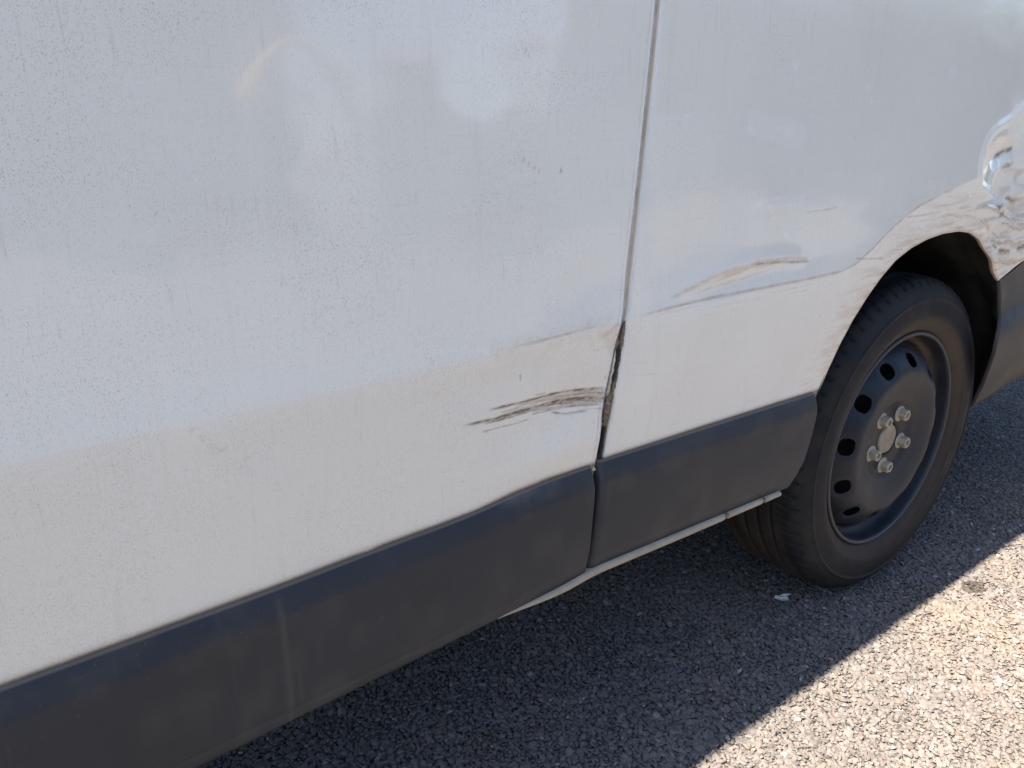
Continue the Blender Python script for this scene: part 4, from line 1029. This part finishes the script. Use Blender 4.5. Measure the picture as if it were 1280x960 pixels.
    o["kind"] = "stuff"; o["label"] = "small angular grey stone chippings bedded in the asphalt"
    print("stones", n, len(Fq))
chippings()

# scraps lying in the shadow by the tyre
def scrap(name, pts, z, label, cat, lift=.004):
    n = len(pts); cx = sum(p[0] for p in pts) / n; cy = sum(p[1] for p in pts) / n
    up = [(x, y, z + lift * random.uniform(.2, 1)) for x, y in pts]; lo = [(x, y, zz_ - .0006) for x, y, zz_ in up]
    v = up + [(cx, cy, z + lift * .3)] + lo + [(cx, cy, z + lift * .3 - .0006)]
    f = []
    for i in range(n):
        j = (i + 1) % n; f += [(i, j, n), (n + 1 + j, n + 1 + i, 2 * n + 1), (i, n + 1 + i, n + 1 + j, j)]
    o = pymesh(name, v, f, M_PAPER); o["label"] = label; o["category"] = cat; return o
scrap("litter_scrap", [(-.213, .128), (-.203, .131), (-.200, .121), (-.188, .112), (-.196, .106), (-.209, .113)], .003, "larger torn white scrap on shaded asphalt beside the tyre", "litter")
scrap("litter_scrap", [(-.197, .127), (-.186, .124), (-.176, .113), (-.190, .115)], .003, "pointed white scrap touching the larger scrap on shaded asphalt", "litter", .006)

# ------------------------------------------------------------------ out of view: objects added for their reflections in the paint
M_RENDER = plain("cream render", (0.80, 0.76, 0.68), 0.85, var=0.04, scale=3)
M_TILE = plain("clay roof tile", (0.30, 0.15, 0.10), 0.8, var=0.25, scale=8)
M_LEAF = plain("hedge leaves", (0.055, 0.085, 0.035), 0.6, var=0.4, scale=5)
M_SHED = plain("grey blue boards", (0.17, 0.20, 0.24), 0.8, var=0.1, scale=3)
def shed(name, x0, x1, y0, y1, hh, label):  # added boarded box, puts a grey blue patch into the reflection
    o = bpy.data.objects.new(name, None); COL.objects.link(o); o.location = ((x0 + x1) / 2, (y0 + y1) / 2, 0); WORLD[o.name] = Matrix.Translation(o.location)
    o["label"] = label; o["category"] = "shed"
    n = max(3, int((x1 - x0) / .2)); w_ = (x1 - x0) / n; first = None
    box("back_wall", (x0 + .01, x1 - .01, y0, y1 - .03, 0, hh - .05), M_SHED, o)
    for k in range(n):
        if first is None:
            first = box("board", (x0, x0 + w_ - .012, y1 - .025, y1, 0, hh - .04), M_SHED, o)
        else:
            c = first.copy(); COL.objects.link(c); c.location = (k * w_, 0, 0)
    xm = (x0 + x1) / 2
    pymesh("roof", [(x0 - .06, y1 + .08, hh - .03), (x1 + .06, y1 + .08, hh - .03), (x1 + .06, y0 - .08, hh - .03), (x0 - .06, y0 - .08, hh - .03), (x0 - .06, (y0 + y1) / 2, hh + .12), (x1 + .06, (y0 + y1) / 2, hh + .12)], [(0, 1, 5, 4), (2, 3, 4, 5), (0, 4, 3), (1, 2, 5), (0, 3, 2, 1)], M_TILE, o)
    d_ = box("door", (xm - .12, xm + .12, y1 + .002, y1 + .022, .05, hh - .5), M_CAP, o); box("handle", (xm + .06, xm + .085, y1 + .022, y1 + .04, 1.0, 1.1), M_NUT, d_)
shed("reflection_shed", 6.45, 7.75, -10.4, -9.0, 2.62, "wider grey blue boarded shed across the road, added out of view for its reflection in the paint")
shed("reflection_shed", 3.80, 4.60, -9.8, -9.0, 2.35, "narrow grey blue boarded shed across the road, added out of view for its reflection in the paint")
gw = box("reflection_wall", (2.9, 9.2, -8.3, -8.05, 0, 1.50), plain("grey added wall", (0.20, 0.21, 0.22), .9), None)  # added out of view to grey the reflection below the sheds
gw["label"] = "low grey added wall before the sheds, added out of view to grey the reflection in the paint"; gw["category"] = "wall"; gw["kind"] = "thing"
# tubular arch invented to put a warm crescent into the reflection
ta = np.linspace(math.radians(0), math.radians(180), 60); tv = []; nk = 12
for a in ta:
    for k in range(nk):
        b = 2 * math.pi * k / nk; rr2 = .62 + .10 * math.cos(b); tv.append((2.42 + rr2 * math.cos(a), -8.8 + .10 * math.sin(b), 1.62 + rr2 * math.sin(a)))
tf = [(i * nk + k, i * nk + (k + 1) % nk, (i + 1) * nk + (k + 1) % nk, (i + 1) * nk + k) for i in range(len(ta) - 1) for k in range(nk)]
ar = pymesh("reflection_arch", tv, tf, plain("yellow ochre paint", (.62, .40, .18), .5), None, True); ar["label"] = "ochre tubular arch invented for a warm crescent reflection, itself out of view"; ar["category"] = "arch"
for sx in (-1, 1): box("post", (2.42 + sx * .614 - .06, 2.42 + sx * .614 + .06, -8.86, -8.74, 0, 1.62), M_SHED, ar)
def hedge(x0, x1, y0, y1, hgt, n, label):  # leaf screen added out of view to darken the reflection
    c = np.stack([rng.uniform(x0, x1, n), rng.uniform(y0, y1, n), hgt * rng.random(n) ** .7], 1)
    c[:, 2] *= 0.8 + 0.4 * fbm(c[:, 0] * .9, c[:, 1] * .9, 3)
    a = rng.normal(size=(n, 3)); b = rng.normal(size=(n, 3)); b = np.cross(a, b); s_ = rng.uniform(.07, .16, (n, 1))
    a = a / np.linalg.norm(a, axis=1)[:, None] * s_; b = b / np.linalg.norm(b, axis=1)[:, None] * s_ * .6
    V = np.stack([c - a, c + b, c + a, c - b], 1).reshape(-1, 3)
    o = mesh_from("hedge", V, np.arange(4 * n).reshape(-1, 4), M_LEAF, None, False); o["label"] = label; o["category"] = "hedge"
    box("hedge_core", (x0 + .2, x1 - .2, y0 + .25, y1 - .25, 0, hgt * .8), M_DARK, o)  # solid dark core added to close sky gaps in the reflection
hedge(-16, 3.65, -12.5, -11.2, 4.6, 11000, "long dark hedge left of the sheds, added out of view to darken the reflection in the paint")
hedge(9.3, 60, -12.5, -11.2, 5.2, 24000, "taller dark hedge right of the sheds, added out of view to darken the reflection in the paint")
